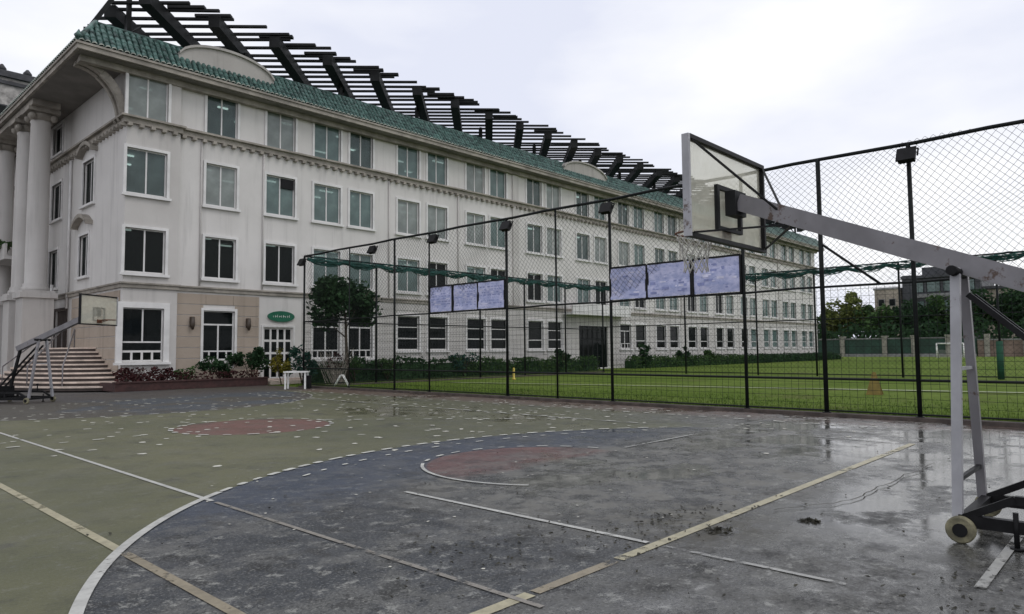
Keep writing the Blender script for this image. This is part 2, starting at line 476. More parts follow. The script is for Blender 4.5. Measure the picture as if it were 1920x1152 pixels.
M_MOSS = mat('moss clump', (.035, .034, .012), .85, .5, 9, .5)
M_ROPE = None

# ---------------------------------------------------------------- ground
def sheet(name, x0, y0, x1, y1, z, m, kind='structure', n=1):
    b = MB()
    for i in range(n):
        for j in range(n):
            a0 = x0+(x1-x0)*i/n; a1 = x0+(x1-x0)*(i+1)/n; c0 = y0+(y1-y0)*j/n; c1_ = y0+(y1-y0)*(j+1)/n
            b.face([(a0, c0, z), (a1, c0, z), (a1, c1_, z), (a0, c1_, z)])
    return tag(b.build(name, m, origin=(0, 0, 0)), kind=kind)
sheet('ground', -900, -900, 1500, 1500, -.06, M_SOIL, n=4)
sheet('court', -14, -14, 17.5, 33.4, 0, M_COURT)
sheet('grass_field', 17.5, -150, 420, 150, -.012, M_GRASS)
kb = MB()
kb.box(17.42, -6, -.05, 17.72, 30.0, .085)
kb.box(17.42, 30.0, -.05, 42, 30.25, .06)
tag(kb.build('kerb', M_KERB), kind='structure')

LZ = [.004]
def strip(name, pts, w, m):
    """flat painted line along pts"""
    b = MB(); LZ[0] += .0006; P = [Vector((p[0], p[1], LZ[0])) for p in pts]
    L = []
    for i, p in enumerate(P):
        d = (P[min(i+1, len(P)-1)]-P[max(i-1, 0)]).normalized(); nn = Vector((-d.y, d.x, 0))*w/2
        L.append((p+nn, p-nn))
    for i in range(len(P)-1): b.face([L[i][1], L[i+1][1], L[i+1][0], L[i][0]])
    return tag(b.build(name, m, origin=(0, 0, 0)), kind='structure')
def arc(cx, cy, r, a0, a1, n=60): return [(cx+r*math.cos(R(a0+(a1-a0)*i/n)), cy+r*math.sin(R(a0+(a1-a0)*i/n))) for i in range(n+1)]
strip('baseline', [(2.06, 3.22), (3.6, 3.22)], .10, M_LINEY)
strip('baseline', [(3.65, 3.22), (4.6, 3.22)], .09, M_LINEY3)
strip('baseline', [(4.65, 3.22), (13.4, 3.22)], .10, M_LINEY)
strip('sideline', [(2.1, 6.5), (2.1, 26.7)], .085, M_LINEY)
strip('sideline', [(2.1, 3.28), (2.1, 6.4)], .08, M_LINEY3)
strip('boundary_line', [(3.47, 7.85), (3.47, 26.7)], .06, M_LINEW)
strip('boundary_line', [(3.47, 3.0), (3.47, 7.75)], .05, M_LINEW3)
strip('lane_line', [(5.2, 1.7), (5.2, 3.15)], .05, M_LINEW2)
strip('lane_line', [(5.2, 3.3), (5.2, 6.6)], .06, M_LINEW)
strip('sideline', [(13.37, 3.3), (13.37, 26.7)], .07, M_LINEW2)
strip('lane_line', [(5.7, 1.0), (8.9, 1.0)], .07, M_LINEW2)
strip('three_point_line', arc(CX, CY1, CR, 175, 127.5), .085, M_LINEW)
def dashed(name, pts, w, m, on=.2, off=.13):
    """paint worn into short dashes along pts"""
    b = MB(); LZ[0] += .0006; z = LZ[0]
    d = 0; out = []; cur = []; lim = on; painting = True
    for p, q in zip(pts, pts[1:]):
        v = Vector((q[0]-p[0], q[1]-p[1], 0)); L_ = v.length; n_ = max(1, int(L_/.05))
        for i in range(n_):
            t = i/n_; pt = Vector((p[0], p[1], z))+v*t
            if painting: cur.append(pt)
            d += L_/n_
            if d > lim:
                if painting and len(cur) > 1: out.append(cur)
                cur = []; d = 0; painting = not painting; lim = (on if painting else off)*rng.uniform(.7, 1.4)
    for c_q in out:
        v = (c_q[-1]-c_q[0]).normalized(); nn = Vector((-v.y, v.x, 0))*w/2*rng.uniform(.7, 1.25)
        a, e = c_q[0], c_q[-1]
        b.face([a-nn*.6-v*.03, a+nn*.6-v*.03, a+nn, e+nn, e+nn*.6+v*.03, e-nn*.6+v*.03, e-nn, a-nn])
    return tag(b.build(name, m, origin=(0, 0, 0)), kind='structure')
dashed('three_point_line', arc(CX, CY1, CR, 127, 44), .085, M_FLECK)
dashed('inner_arc_line', arc(CX, CY1, CR-.5, 118, 60), .05, M_FLECK, .12, .3)
dashed('three_point_line', arc(CX, CY2, CR, 182, 358, 90), .09, M_FLECK, .16, .3)
strip('free_throw_line', [(9.9, 6.7), (12.2, 6.7)], .06, M_LINEW2)
strip('free_throw_circle', arc(7.85, 6.75, 1.75, 215, 140), .05, M_LINEW)
dashed('free_throw_circle', arc(7.85, 6.75, 1.75, 139, 5), .05, M_FLECK, .14, .2)
dashed('centre_circle', arc(7.6, 15.1, 1.7, 0, 360), .09, M_FLECK, .16, .22)
strip('free_throw_circle', arc(7.6, 23.1, 1.75, 180, 360), .055, M_LINEW2)
dashed('centre_line', [(2.1, 15.1), (5.9, 15.1)], .08, M_FLECK, .16, .5)
dashed('centre_line', [(9.4, 15.0), (13.3, 10.5)], .09, M_FLECK, .16, .35)
dashed('boundary_line', [(15.6, 27), (15.6, 4.5)], .09, M_FLECK, .18, .55)
dashed('sideline', [(13.37, 27), (13.37, 8)], .09, M_FLECK, .18, .4)
b = MB()
M_ROPE = line_mat('faded boundary chalk', (.27, .31, .14), .40)
pts = [(24.6, 27.5), (25.7, 23.3), (27.0, 18.0), (28.2, 12.6), (29.5, 7.2), (30.2, 3.5)]
tag(strip('chalk_line', pts, .42, M_ROPE), kind='structure')

M_CRACK = M_LITTER
def crack(pts, w):
    P = []
    for (xa, ya), (xb, yb) in zip(pts, pts[1:]):
        for q in range(8):
            t = q/8; P.append((xa+(xb-xa)*t+rng.gauss(0, .02), ya+(yb-ya)*t+rng.gauss(0, .02)))
    strip('asphalt_crack', P+[pts[-1]], w, M_CRACK)
crack([(7.0, 2.95), (8.0, 2.55), (9.3, 2.5), (11.2, 2.45)], .016)

# fallen petals: one object, uncountable flecks
b = MB()
def fleck(x, y, l, w, a, z=.006, lift=.012):
    ca, sa = math.cos(a), math.sin(a)
    P = []
    for t in range(6):
        q = 2*PI*t/6; px = math.cos(q)*l/2*(1+rng.uniform(-.25, .25)); py = math.sin(q)*w/2*(1+rng.uniform(-.25, .25))
        P.append((x+px*ca-py*sa, y+px*sa+py*ca, z+rng.random()*lift))
    b.face(P)
for i in range(400):
    x = rng.uniform(1.5, 16.9); y = rng.uniform(9.5, 27.5)
    if x < 7 and y < 14 and rng.random() < .7: continue
    fleck(x, y, rng.uniform(.10, .19), rng.uniform(.09, .15), rng.uniform(0, PI), lift=.004)
for i in range(110):
    y = rng.uniform(4, 17); x = 16.9-abs(rng.gauss(0, 1.8))
    fleck(x, y, rng.uniform(.07, .15), rng.uniform(.06, .12), rng.uniform(0, PI), lift=.004)
for i in range(70):
    fleck(rng.uniform(3, 12), rng.uniform(3.6, 9.5), rng.uniform(.02, .05), rng.uniform(.02, .04), rng.uniform(0, PI), lift=.004)
tag(b.build('fallen_petals', M_PETAL), 'pale petals scattered flat over the green court', 'petals', kind='stuff')
b = MB()
for i in range(420):
    t = rng.random()
    if t < .30: x, y = 5.9+rng.gauss(0, .75), 3.5+rng.gauss(0, .22)
    elif t < .55: x, y = 5.0+rng.gauss(0, 1.0), .95+rng.gauss(0, .28)
    elif t < .75: x, y = 4.1+rng.gauss(0, .55), 4.1+rng.gauss(0, .3)
    else: x, y = rng.uniform(2, 12.5), rng.uniform(.8, 8)
    fleck(x, y, rng.uniform(.015, .05), rng.uniform(.012, .035), rng.uniform(0, PI), .005, .02)
tag(b.build('leaf_litter', M_LITTER), 'dark wet leaf crumbs lying over the worn asphalt', 'leaf litter', kind='stuff')
def clump(x, y, r, label):
    b = MB()
    for i in range(40):
        a = rng.uniform(0, 2*PI); d = r*math.sqrt(rng.random()); px, py = x+math.cos(a)*d, y+math.sin(a)*d
        h = rng.uniform(.015, .05)*(1-.5*d/r); q = rng.uniform(0, PI); w = rng.uniform(.02, .05)
        b.face([(px-math.cos(q)*w, py-math.sin(q)*w, .004), (px+math.cos(q)*w, py+math.sin(q)*w, .004), (px+rng.uniform(-.02, .02), py+rng.uniform(-.02, .02), h)])
    tag(b.build('leaf_clump', M_LITTER, origin=(x, y, 0)), label, 'leaf clump', 'dark leaf clumps on the wet asphalt')
clump(6.85, 2.55, .09, 'dark leaf clump lying alone on the wet asphalt between baseline and hoop base')
clump(5.95, 3.02, .14, 'dark soggy leaf clump against the near side of the yellowed baseline')
# blades along the fence foot and the near field
b = MB()
for i in range(26000):
    x = 17.75+abs(rng.gauss(0, 3.2)); y = rng.uniform(-3, 31)
    if rng.random() < .3: x = rng.uniform(17.7, 18.05)
    h = rng.uniform(.03, .075) if x > 18.05 else rng.uniform(.06, .22)
    a = rng.uniform(0, PI); w = rng.uniform(.006, .014); dx, dy = rng.gauss(0, .03), rng.gauss(0, .03)
    b.face([(x-math.cos(a)*w, y-math.sin(a)*w, -.012), (x+math.cos(a)*w, y+math.sin(a)*w, -.012), (x+dx, y+dy, h)])
tag(b.build('grass', M_BLADE), 'short green grass growing along the fence foot and field edge', 'grass', kind='stuff')

# ---------------------------------------------------------------- school building
FX0, FX1, FY = 11.4, 102.0, 36.0
WT = 15.4
BAYX, BAYY = 13.9, 35.78
bld = empty('school_building', (FX0, FY, 0), 'long four storey cream school building with green tiled roof edge', 'building')

win_cols = [(12.35, 1.85), (16.12, 1.65), (19.5, 1.75), (22.5, 1.8), (24.9, 1.7), (28.6, 1.8), (31.1, 1.75), (34.75, 1.85), (37.1, 1.75), (41.2, 1.8), (43.6, 1.85)]
xx = 47.5
while xx < 100:
    win_cols += [(xx, 1.8), (xx+2.55, 1.8)]; xx += 6.2
win_cols = [w for w in win_cols if w[0] < 101]
def zr(fl, x):
    if fl == 0: return (1.3, 3.85) if x < 27 else (1.75, 3.95)
    return [(0, 0), (5.55, 7.68), (9.36, 11.55), (13.14, 15.25)][fl]
holes = []      # (x0, x1, z0, z1)
spec = []       # windows to build
for fl in (3, 2, 1, 0):
    for x, w in win_cols:
        if fl == 0 and abs(x-19.5) < .1: continue
        if fl == 0 and 46.5 < x < 51: continue
        z0, z1 = zr(fl, x)
        spec.append((fl, x, w, z0, z1)); holes.append((x-w/2, x+w/2, z0, z1))
DOOR = (18.62, 20.3, .25, 3.0)
ENT = (46.75, 50.9, .1, 3.7)
holes += [DOOR, ENT]
def holed(b, x0, x1, z0, z1, hs, fn, thick=.22):
    """wall from x0..x1, z0..z1 with rectangular openings and their reveals; fn maps (s, depth, z) to a point"""
    hs = [h for h in hs if h[0] >= x0-1e-6 and h[1] <= x1+1e-6]
    xs = sorted({x0, x1, *[h[0] for h in hs], *[h[1] for h in hs]}); zs = sorted({z0, z1, *[h[2] for h in hs], *[h[3] for h in hs]})
    for i in range(len(xs)-1):
        zi = 0
        run = None
        for j in range(len(zs)-1):
            cx_, cz_ = (xs[i]+xs[i+1])/2, (zs[j]+zs[j+1])/2
            inside = any(h[0] < cx_ < h[1] and h[2] < cz_ < h[3] for h in hs)
            if not inside:
                if run is None: run = zs[j]
                end = zs[j+1]
            if (inside or j == len(zs)-2) and run is not None:
                b.face([fn(xs[i], 0, run), fn(xs[i+1], 0, run), fn(xs[i+1], 0, end), fn(xs[i], 0, end)]); run = None
    for h in hs:
        a, c, d, e = h
        for p, q in (((a, d), (a, e)), ((c, e), (c, d)), ((a, e), (c, e)), ((c, d), (a, d))):
            b.face([fn(p[0], 0, p[1]), fn(q[0], 0, q[1]), fn(q[0], thick, q[1]), fn(p[0], thick, p[1])])
fr = lambda s, d, z: (s, FY+d, z)
bay = lambda s, d, z: (s, BAYY+d, z)
lf = lambda s, d, z: (FX0+d, s, z)
b = MB()
bayb = MB()
hb = [h for h in holes if h[0] < BAYX]
holed(bayb, FX0, BAYX, 0, WT, hb, bay)
bayb.face([(BAYX, BAYY, 0), (BAYX, FY, 0), (BAYX, FY, WT), (BAYX, BAYY, WT)])
hm = [h for h in holes if h[0] > BAYX]
holed(b, BAYX, FX1, 0, WT, hm, fr)
left_wins = [(41.3, 1.85, 9.62, 11.95), (41.8, 1.6, 5.82, 8.0), (47.3, 1.9, 13.5, 15.2), (47.2, 2.0, 9.58, 11.7), (47.5, 1.8, 5.55, 7.75), (54.5, 1.9, 9.58, 11.7), (54.5, 1.9, 5.55, 7.75)]
LDOOR = (44.6, 46.8, 2.0, 4.15)
hl = [(y-w/2, y+w/2, z0, z1) for y, w, z0, z1 in left_wins] + [LDOOR]
holed(b, BAYY, 64, 0, WT, hl, lf)
b.face([(FX1, FY, 0), (FX1, 64, 0), (FX1, 64, WT), (FX1, FY, WT)])
b.face([(FX0, 64, 0), (FX0, 64, WT), (FX1, 64, WT), (FX1, 64, 0)])
b.build('wall', M_WALL, bld)
bayb.build('corner_bay', M_BAY, bld)

# rusticated stone on part of the ground floor
def rust(name, x0, x1, z0, z1, hs, fn, m, course=.55, ds=-.04):
    b = MB(); z = z0; i = 0
    while z < z1-.05:
        ze = min(z+course, z1)
        segs = [(x0, x1)]
        for h in hs:
            if h[3] > z+.02 and h[2] < ze-.02:
                ns = []
                for a, c in segs:
                    if h[1] <= a or h[0] >= c: ns.append((a, c)); continue
                    if h[0] > a: ns.append((a, h[0]))
                    if h[1] < c: ns.append((h[1], c))
                segs = ns
        for a, c in segs:
            n_ = max(1, int((c-a)/1.3))
            for q in range(n_):
                s0 = a+(c-a)*q/n_+(.0 if q == 0 else .008); s1 = a+(c-a)*(q+1)/n_-(.0 if q == n_-1 else .008)
                P = [fn(s0, ds, z+.02), fn(s1, ds, z+.02), fn(s1, ds, ze-.02), fn(s0, ds, ze-.02)]
                Q = [fn(s0, .01, z+.02), fn(s1, .01, z+.02), fn(s1, .01, ze-.02), fn(s0, .01, ze-.02)]
                b.face(P)
                for e in range(4): b.face([Q[e], Q[(e+1) % 4], P[(e+1) % 4], P[e]])
        z = ze; i += 1
    return b.build(name, m, bld)
gh = [(h[0]-.02, h[1]+.02, h[2]-.02, h[3]+.02) for h in holes if h[2] < 4]
rust('stone_cladding', BAYX+.06, 18.3, .3, 4.72, gh, fr, M_TAN)
rust('stone_cladding', BAYY+.3, 43.6, .3, 4.72, [], lf, M_TAN)
rust('stone_cladding', 20.9, FX1-.02, .3, 4.72, gh, fr, M_BAY, .5)

# bands and string course
b = MB()
def band(b, z0, z1, p):
    b.box(FX0-p, BAYY-p, z0, BAYX+p*.6, BAYY+.05, z1)
    b.box(BAYX+p*.6, FY-p, z0, FX1+p, FY+.05, z1)
    b.box(FX0-p, BAYY+.05, z0, FX0+.05, 64, z1)
band(b, 4.80, 4.98, .10); band(b, 4.98, 5.06, .17)
b.build('storey_band', M_EAVE, bld)
b = MB()
band(b, 12.72, 12.98, .14); band(b, 12.98, 13.08, .30)
x = FX0
while x < FX1:
    yy = BAYY if x < BAYX else FY
    b.box(x, yy-.26, 12.56, x+.2, yy-.0, 12.72); x += .52
y = BAYY
while y < 62: b.box(FX0-.26, y, 12.56, FX0, y+.2, 12.72); y += .52
b.build('string_course', M_EAVE, bld)

# downpipes / pilaster strips on the facade
for px in (38.95, 64.2, 89.0):
    b = MB(); b.box(px-.32, FY-.12, 5.06, px+.32, FY+.02, 12.7); b.box(px-.32, FY-.12, 13.09, px+.32, FY+.02, WT)
    b.build('pilaster', M_BAY, bld)
b = MB(); b.tube([(FX0-.1, 44.3, 4.2), (FX0-.1, 44.3, 12.5)], .07, 8); b.build('downpipe', M_TRIM, bld)
b = MB(); b.tube([(FX0-.45, 45.9, 2.0), (FX0-.45, 45.9, 5.6)], .08, 8)
b.build('downpipe', M_TRIM, bld)
for px in (15.05, 18.45, 27.0, 33.0):
    b = MB(); b.tube([(px, FY-.06, 5.1), (px, FY-.06, 12.6)], .04, 8); b.build('downpipe', M_BAY, bld)

# windows
def frame_mesh(w, h, style):
    b = MB(); t = .27 if style == 'bay' else .13; o = .07      # surround proud of the wall, local: x along, y out of the wall is negative
    b.box(-w/2-t, -o, -.05, -w/2, .05, h+t); b.box(w/2, -o, -.05, w/2+t, .05, h+t)
    b.box(-w/2, -o, h, w/2, .05, h+t)
    b.box(-w/2-t-.07, -o-.09, -.17, w/2+t+.07, .05, -.05)            # sill
    f = .06; y0, y1 = .10, .15
    b.box(-w/2, y0, 0, -w/2+f, y1, h); b.box(w/2-f, y0, 0, w/2, y1, h)
    b.box(-w/2+f, y0, 0, w/2-f, y1, f); b.box(-w/2+f, y0, h-f, w/2-f, y1, h)
    if style == 'sash': b.box(-.035, y0-.01, f, .035, y1, h-f)
    elif style == 'cross':
        b.box(-.04, y0-.01, f, .04, y1, h*.72-.04); b.box(-w/2+f, y0-.01, h*.72-.04, w/2-f, y1, h*.72+.04)
        b.box(-w/2+f, y0-.012, .42, w/2-f, y1, .49)
        for q in (-.55, .55): b.box(q*w/2-.04, y0-.01, f, q*w/2+.04, y1, .42)
    elif style == 'bay':
        b.box(-.035, y0-.01, .95, .035, y1, h-f); b.box(-w/2+f, y0-.011, .88, w/2-f, y1, .95)
        b.box(-w/2+f, y0-.012, .42, w/2-f, y1, .52)
        for q in (-.5, 0, .5): b.box(q*w/2-.05, y0-.01, f, q*w/2+.05, y1, .42)
    elif style == 'two':
        b.box(-w/2+f, y0-.01, h*.32, w/2-f, y1, h*.32+.08); b.box(-w/2+f, y0-.01, h*.66, w/2-f, y1, h*.66+.05)
    elif style == 'one':
        b.box(-w/2+f, y0-.01, h*.30, w/2-f, y1, h*.30+.07)
    return b
def pane_mesh(w, h):
    b = MB(); f = .06
    b.box(-w/2+f, .118, f, w/2-f, .128, h-f); return b
cache = {}
def window(x, y, z, w, h, style, gl, rot=0):
    key = (round(w, 2), round(h, 2), style, gl.name)
    if key not in cache:
        cache[key] = (frame_mesh(w, h, style).build('window', M_TRIM, None, origin=(0, 0, 0)), pane_mesh(w, h).build('pane', gl, None, origin=(0, 0, 0)))
        f, p = cache[key]
    else:
        f0, p0 = cache[key]; f = f0.copy(); p = p0.copy(); col.objects.link(f); col.objects.link(p)
    f.parent = bld; p.parent = f
    f.location = Vector((x, y, z))-Vector(bld.location); f.rotation_euler = (0, 0, rot)
    return f
spec.sort(key=lambda q: q[1])
rest = MB(); restp = MB()
nw = 0
for fl, x, w, z0, z1 in spec:
    y = BAYY if x < BAYX else FY
    gl = rng.choice((M_GLASS_T, M_GLASS_T, M_GLASS_T2, M_GLASS_T3)) if fl >= 2 else M_GLASS_D  # upper floors get the painted sky reflection, lower floors the dark copy
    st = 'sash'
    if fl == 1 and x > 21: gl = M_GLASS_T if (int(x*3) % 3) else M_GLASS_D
    if fl == 0: st = 'bay' if x < 14 else ('cross' if x < 27 or (x > 52 and x < 56) else ('two' if int(x) % 3 == 1 else 'one'))
    if nw < 86:
        f = window(x, y, z0, w, z1-z0, st, gl); nw += 1
        if fl == 2 and abs(x-19.5) < .1:
            bb = MB(); bb.box(x+.05, FY+.02, z1-.62, x+.82, FY+.117, z1-.07)
            o = bb.build('open_light', M_BLACK, f, origin=None)  # black panel stands in for the unlit room behind an open sash
            o.data.transform(Matrix.Translation(Vector(bld.location)*0))
    else:
        for src, dst in ((frame_mesh(w, z1-z0, st), rest), (pane_mesh(w, z1-z0), restp)):
            for fc, mi in zip(src.f, src.mi): dst.face([(src.v[i][0]+x, src.v[i][1]+y, src.v[i][2]+z0) for i in fc])
if rest.f:
    o = rest.build('window', M_TRIM, bld); o['kind'] = 'stuff'
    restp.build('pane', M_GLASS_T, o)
for y, w, z0, z1 in left_wins:
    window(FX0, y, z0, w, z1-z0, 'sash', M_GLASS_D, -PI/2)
# curved hoods over the left-face windows
for y, z in ((41.3, 12.25), (41.8, 8.45)):
    b = MB(); n = 10
    for i in range(n):
        a0 = -1+2*i/n; a1 = -1+2*(i+1)/n
        P0 = (FX0, y+a0*1.25, z+.45*(1-a0*a0)); P1 = (FX0, y+a1*1.25, z+.45*(1-a1*a1))
        b.face([(FX0-.35, P0[1], P0[2]), (FX0-.35, P1[1], P1[2]), (FX0-.35, P1[1], P1[2]+.2), (FX0-.35, P0[1], P0[2]+.2)])
        b.face([(FX0, P0[1], P0[2]), (FX0, P1[1], P1[2]), (FX0-.35, P1[1], P1[2]), (FX0-.35, P0[1], P0[2])])
        b.face([(FX0, P0[1], P0[2]+.2), (FX0-.35, P0[1], P0[2]+.2), (FX0-.35, P1[1], P1[2]+.2), (FX0, P1[1], P1[2]+.2)])
    for e in (-1, 1): b.box(FX0-.35, y+e*1.25-.06, z-.02, FX0, y+e*1.25+.06, z+.2)
    b.build('window_hood', M_EAVE, bld)

# doors
b = MB(); x0, x1, z0, z1 = DOOR
for i in range(5):
    xs = x0+(x1-x0)*i/4; b.box(xs-.055, FY+.06, z0, xs+.055, FY+.12, z1-.001)
for j in range(5):
    zz = z0+(z1-z0)*j/4; b.box(x0+.001, FY+.07, zz-.06, x1-.001, FY+.115, zz+.06)
b.box(x0-.16, FY-.06, z0, x0-.06, FY+.05, z1+.16); b.box(x1+.06, FY-.06, z0, x1+.16, FY+.05, z1+.16); b.box(x0-.06, FY-.06, z1+.06, x1+.06, FY+.05, z1+.16)
d = b.build('door', M_TRIM, bld)
bp = MB(); bp.box(x0, FY+.085, z0, x1, FY+.095, z1); bp.build('pane', M_GLASS_D, d)
bp = MB(); bp.box(x0+.80, FY+.0, 1.2, x0+.88, FY+.06, 1.5); bp.build('handle', M_STEEL, d)
b = MB(); b.box(17.9, 33.9, 0, 20.8, 35.9, .18); b.box(18.2, 34.8, .18, 20.6, 35.9, .25); b.build('doorstep', M_STONE, bld)
b = MB(); y0, y1, z0, z1 = LDOOR
b.box(FX0+.10, y0, z0, FX0+.16, y1, z1); b.box(FX0-.05, y0-.14, z0, FX0+.05, y0-.01, z1+.14); b.box(FX0-.05, y1+.01, z0, FX0+.05, y1+.14, z1+.14); b.box(FX0-.05, y0-.01, z1+.01, FX0+.05, y1+.01, z1+.14)
d = b.build('door', M_RISER, bld)
d['label'] = 'dark side door at the top of the fan of steps'
bp = MB(); bp.box(FX0+.03, y0+.3, 3.0, FX0+.10, y0+.38, 3.2); bp.build('handle', M_TRIM, d)
x0, x1, z0, z1 = ENT
b = MB()
for i in range(7):
    xs = x0+(x1-x0)*i/6; b.box(xs-.05, FY+.1, z0, xs+.05, FY+.18, z1)
b.box(x0, FY+.11, 2.5, x1, FY+.17, 2.6)
d = b.build('door', M_STEEL, bld); d['label'] = 'wide dark glazed entrance in the middle of the long front'
bp = MB(); bp.box(x0, FY+.13, z0, x1, FY+.14, z1); bp.build('pane', M_GLASS_D, d)
b = MB(); b.box(44.6, FY-1.1, 4.55, 53.0, FY-.0, 4.75); b.box(44.6, FY-1.12, 4.75, 53.0, FY-.98, 5.5); b.build('entrance_canopy', M_TRIM, bld)
# oval sign above the door: raised rim, enamel face and pale lettering strokes
sg = MB()
sx, sz, sa, sb = 19.6, 3.66, .80, .30
ring = [(sx+sa*math.cos(2*PI*i/28), sz+sb*math.sin(2*PI*i/28)) for i in range(28)]
sg.face([(p[0], FY-.10, p[1]) for p in ring])
for i in range(28):
    p, q = ring[i], ring[(i+1) % 28]
    sg.face([(q[0], FY-.10, q[1]), (p[0], FY-.10, p[1]), (p[0], FY-.0, p[1]), (q[0], FY-.0, q[1])])
so = sg.build('oval_sign', M_GSIGN, bld)
lt = MB()
for i in range(9):
    lx = sx-.5+i*.12; h = .05+.05*((i*7) % 3)/2
    lt.box(lx, FY-.108, sz-.06, lx+.022, FY-.10, sz-.06+h+.04)
    if i % 2: lt.box(lx+.022, FY-.107, sz-.01, lx+.075, FY-.10, sz+.012)
lt.build('lettering', M_WHITE, so)
for lx in (14.68, 17.64):
    b = MB(); b.box(lx-.08, FY-.06, 3.0, lx+.08, FY-.04, 3.5); b.tube([(lx, FY-.24, 2.85), (lx, FY-.2, 3.1), (lx, FY-.2, 3.5)], [.05, .13, .1], 10); b.bar((lx, FY-.05, 3.25), (lx, FY-.2, 3.25), .05)
    b.build('wall_lamp', M_LAMPB, bld)

# rooms behind the glass, with lit tubes on the ceilings
b = MB()
b.face([(FX0+.3, 43, 0), (FX1-.3, 43, 0), (FX1-.3, 43, WT), (FX0+.3, 43, WT)])
for z in (.05, 4.45, 8.25, 12.2, 15.35): b.box(FX0+.25, FY+.25, z, FX1-.25, 43, z+.12)
for x in (14.2, 21.0, 26.6, 33.0, 39.0, 46.0, 52.0, 58.2, 64.4, 70.6, 77, 83): b.box(x, FY+.6, 0, x+.12, 42.9, WT-.2)
b.build('interior', M_ROOM, bld)
b = MB()
for z in (8.2, 12.15, 15.3):
    for x0 in range(12, 60, 2):
        for yy in (37.5, 39.3, 41.2):
            if (x0*7+int(yy)*3+int(z)) % 4 == 0: continue
            q_ = rng.uniform(0, .7); b.box(x0+q_, yy, z-.1, x0+q_+rng.uniform(.55, 1.1), yy+.12, z-.02)
o = b.build('ceiling_lamp', M_TUBE, bld); o['kind'] = 'stuff'

# eaves and roof
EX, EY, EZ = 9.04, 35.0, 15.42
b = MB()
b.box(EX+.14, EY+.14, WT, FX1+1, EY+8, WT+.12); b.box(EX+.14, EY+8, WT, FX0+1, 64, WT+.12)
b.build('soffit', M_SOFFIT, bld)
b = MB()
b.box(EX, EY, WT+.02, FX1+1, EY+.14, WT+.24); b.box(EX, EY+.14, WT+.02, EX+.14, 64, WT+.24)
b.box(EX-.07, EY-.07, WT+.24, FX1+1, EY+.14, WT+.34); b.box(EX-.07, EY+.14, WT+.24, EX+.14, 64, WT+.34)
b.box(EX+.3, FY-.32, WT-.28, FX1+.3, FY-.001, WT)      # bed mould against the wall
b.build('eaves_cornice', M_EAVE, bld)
TZ0, TZ1, TR = WT+.36, 17.15, 1.0
b = MB()
def tiles(p0, along, inw, L, step=.27, hip0=True):
    """barrel tiles in columns running up the slope"""
    n = int(L/step); rise = TZ1-TZ0
    for i in range(n):
        s = (i+.5)*step
        run = min(1.0, (s+.02)/TR) if hip0 else 1.0
        if run < .15: continue
        rows = max(1, int(round(5*run)))
        for rwi in range(rows):
            t0 = run*rwi/rows; t1 = run*(rwi+1)/rows
            jj = rng.uniform(-.012, .012)
            prev = None
            for q in range(6):
                a = PI*q/5; off = -math.cos(a)*step*.44; up = math.sin(a)*.11
                pts = []
                for t, ex in ((t0, .05), (t1+.02, .0)):
                    base = p0+along*(s+off+jj)+inw*(TR*t)+Vector((0, 0, rise*t))
                    nrm = (Vector((0, 0, 1))*TR-inw*rise).normalized()
                    pts.append(base+nrm*(up+ex))
                if prev: b.face([prev[0], pts[0], pts[1], prev[1]], 0, True)
                if q: b.face([prev[0], pts[0], pts[0]-Vector((0, 0, .05)), prev[0]-Vector((0, 0, .05))], 1 if rwi == 0 else 0)
                prev = pts
tiles(Vector((EX, EY, TZ0)), Vector((1, 0, 0)), Vector((0, 1, 0)), FX1+1-EX)
tiles(Vector((EX, EY, TZ0)), Vector((0, 1, 0)), Vector((1, 0, 0)), 27, .27)
# bedding under the tiles, flat deck behind
rise = TZ1-TZ0
b.face([(EX, EY, TZ0), (FX1+1, EY, TZ0), (FX1+1, EY+TR, TZ1), (EX+TR, EY+TR, TZ1)])
b.face([(EX, 64, TZ0), (EX, EY, TZ0), (EX+TR, EY+TR, TZ1), (EX+TR, 64, TZ1)])
b.face([(EX+TR, EY+TR, TZ1-.02), (FX1+1, EY+TR, TZ1-.02), (FX1+1, 64, TZ1-.02), (EX+TR, 64, TZ1-.02)])
b.tube([(EX+.02, EY+.02, TZ0+.08), (EX+TR, EY+TR, TZ1+.1)], .13, 8)
b.tube([(EX+TR, EY+TR, TZ1+.06), (FX1+1, EY+TR, TZ1+.06)], .10, 8)
b.tube([(EX+TR, EY+TR, TZ1+.06), (EX+TR, 64, TZ1+.06)], .10, 8)
b.lathe([(.14, 0), (.2, .12), (.1, .25), (.02, .4)], (EX+.05, EY+.05, TZ0+.12), 8)
b.build('roof', [M_TILE, M_TILEEND], bld)
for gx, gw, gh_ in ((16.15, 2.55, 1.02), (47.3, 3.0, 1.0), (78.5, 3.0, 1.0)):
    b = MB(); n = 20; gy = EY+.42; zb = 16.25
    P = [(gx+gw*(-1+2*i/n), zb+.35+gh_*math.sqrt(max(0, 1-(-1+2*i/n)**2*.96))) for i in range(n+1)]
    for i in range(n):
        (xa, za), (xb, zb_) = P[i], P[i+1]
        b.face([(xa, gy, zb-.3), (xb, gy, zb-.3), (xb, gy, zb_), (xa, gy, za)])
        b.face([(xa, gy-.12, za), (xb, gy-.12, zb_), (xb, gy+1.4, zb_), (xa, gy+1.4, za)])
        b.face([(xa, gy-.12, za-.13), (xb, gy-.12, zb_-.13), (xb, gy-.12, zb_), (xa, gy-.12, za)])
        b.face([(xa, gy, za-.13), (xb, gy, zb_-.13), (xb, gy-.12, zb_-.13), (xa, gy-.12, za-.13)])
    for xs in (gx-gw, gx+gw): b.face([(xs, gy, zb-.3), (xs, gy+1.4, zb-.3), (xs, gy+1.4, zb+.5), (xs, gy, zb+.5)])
    b.build('gable', M_EAVE2, bld)

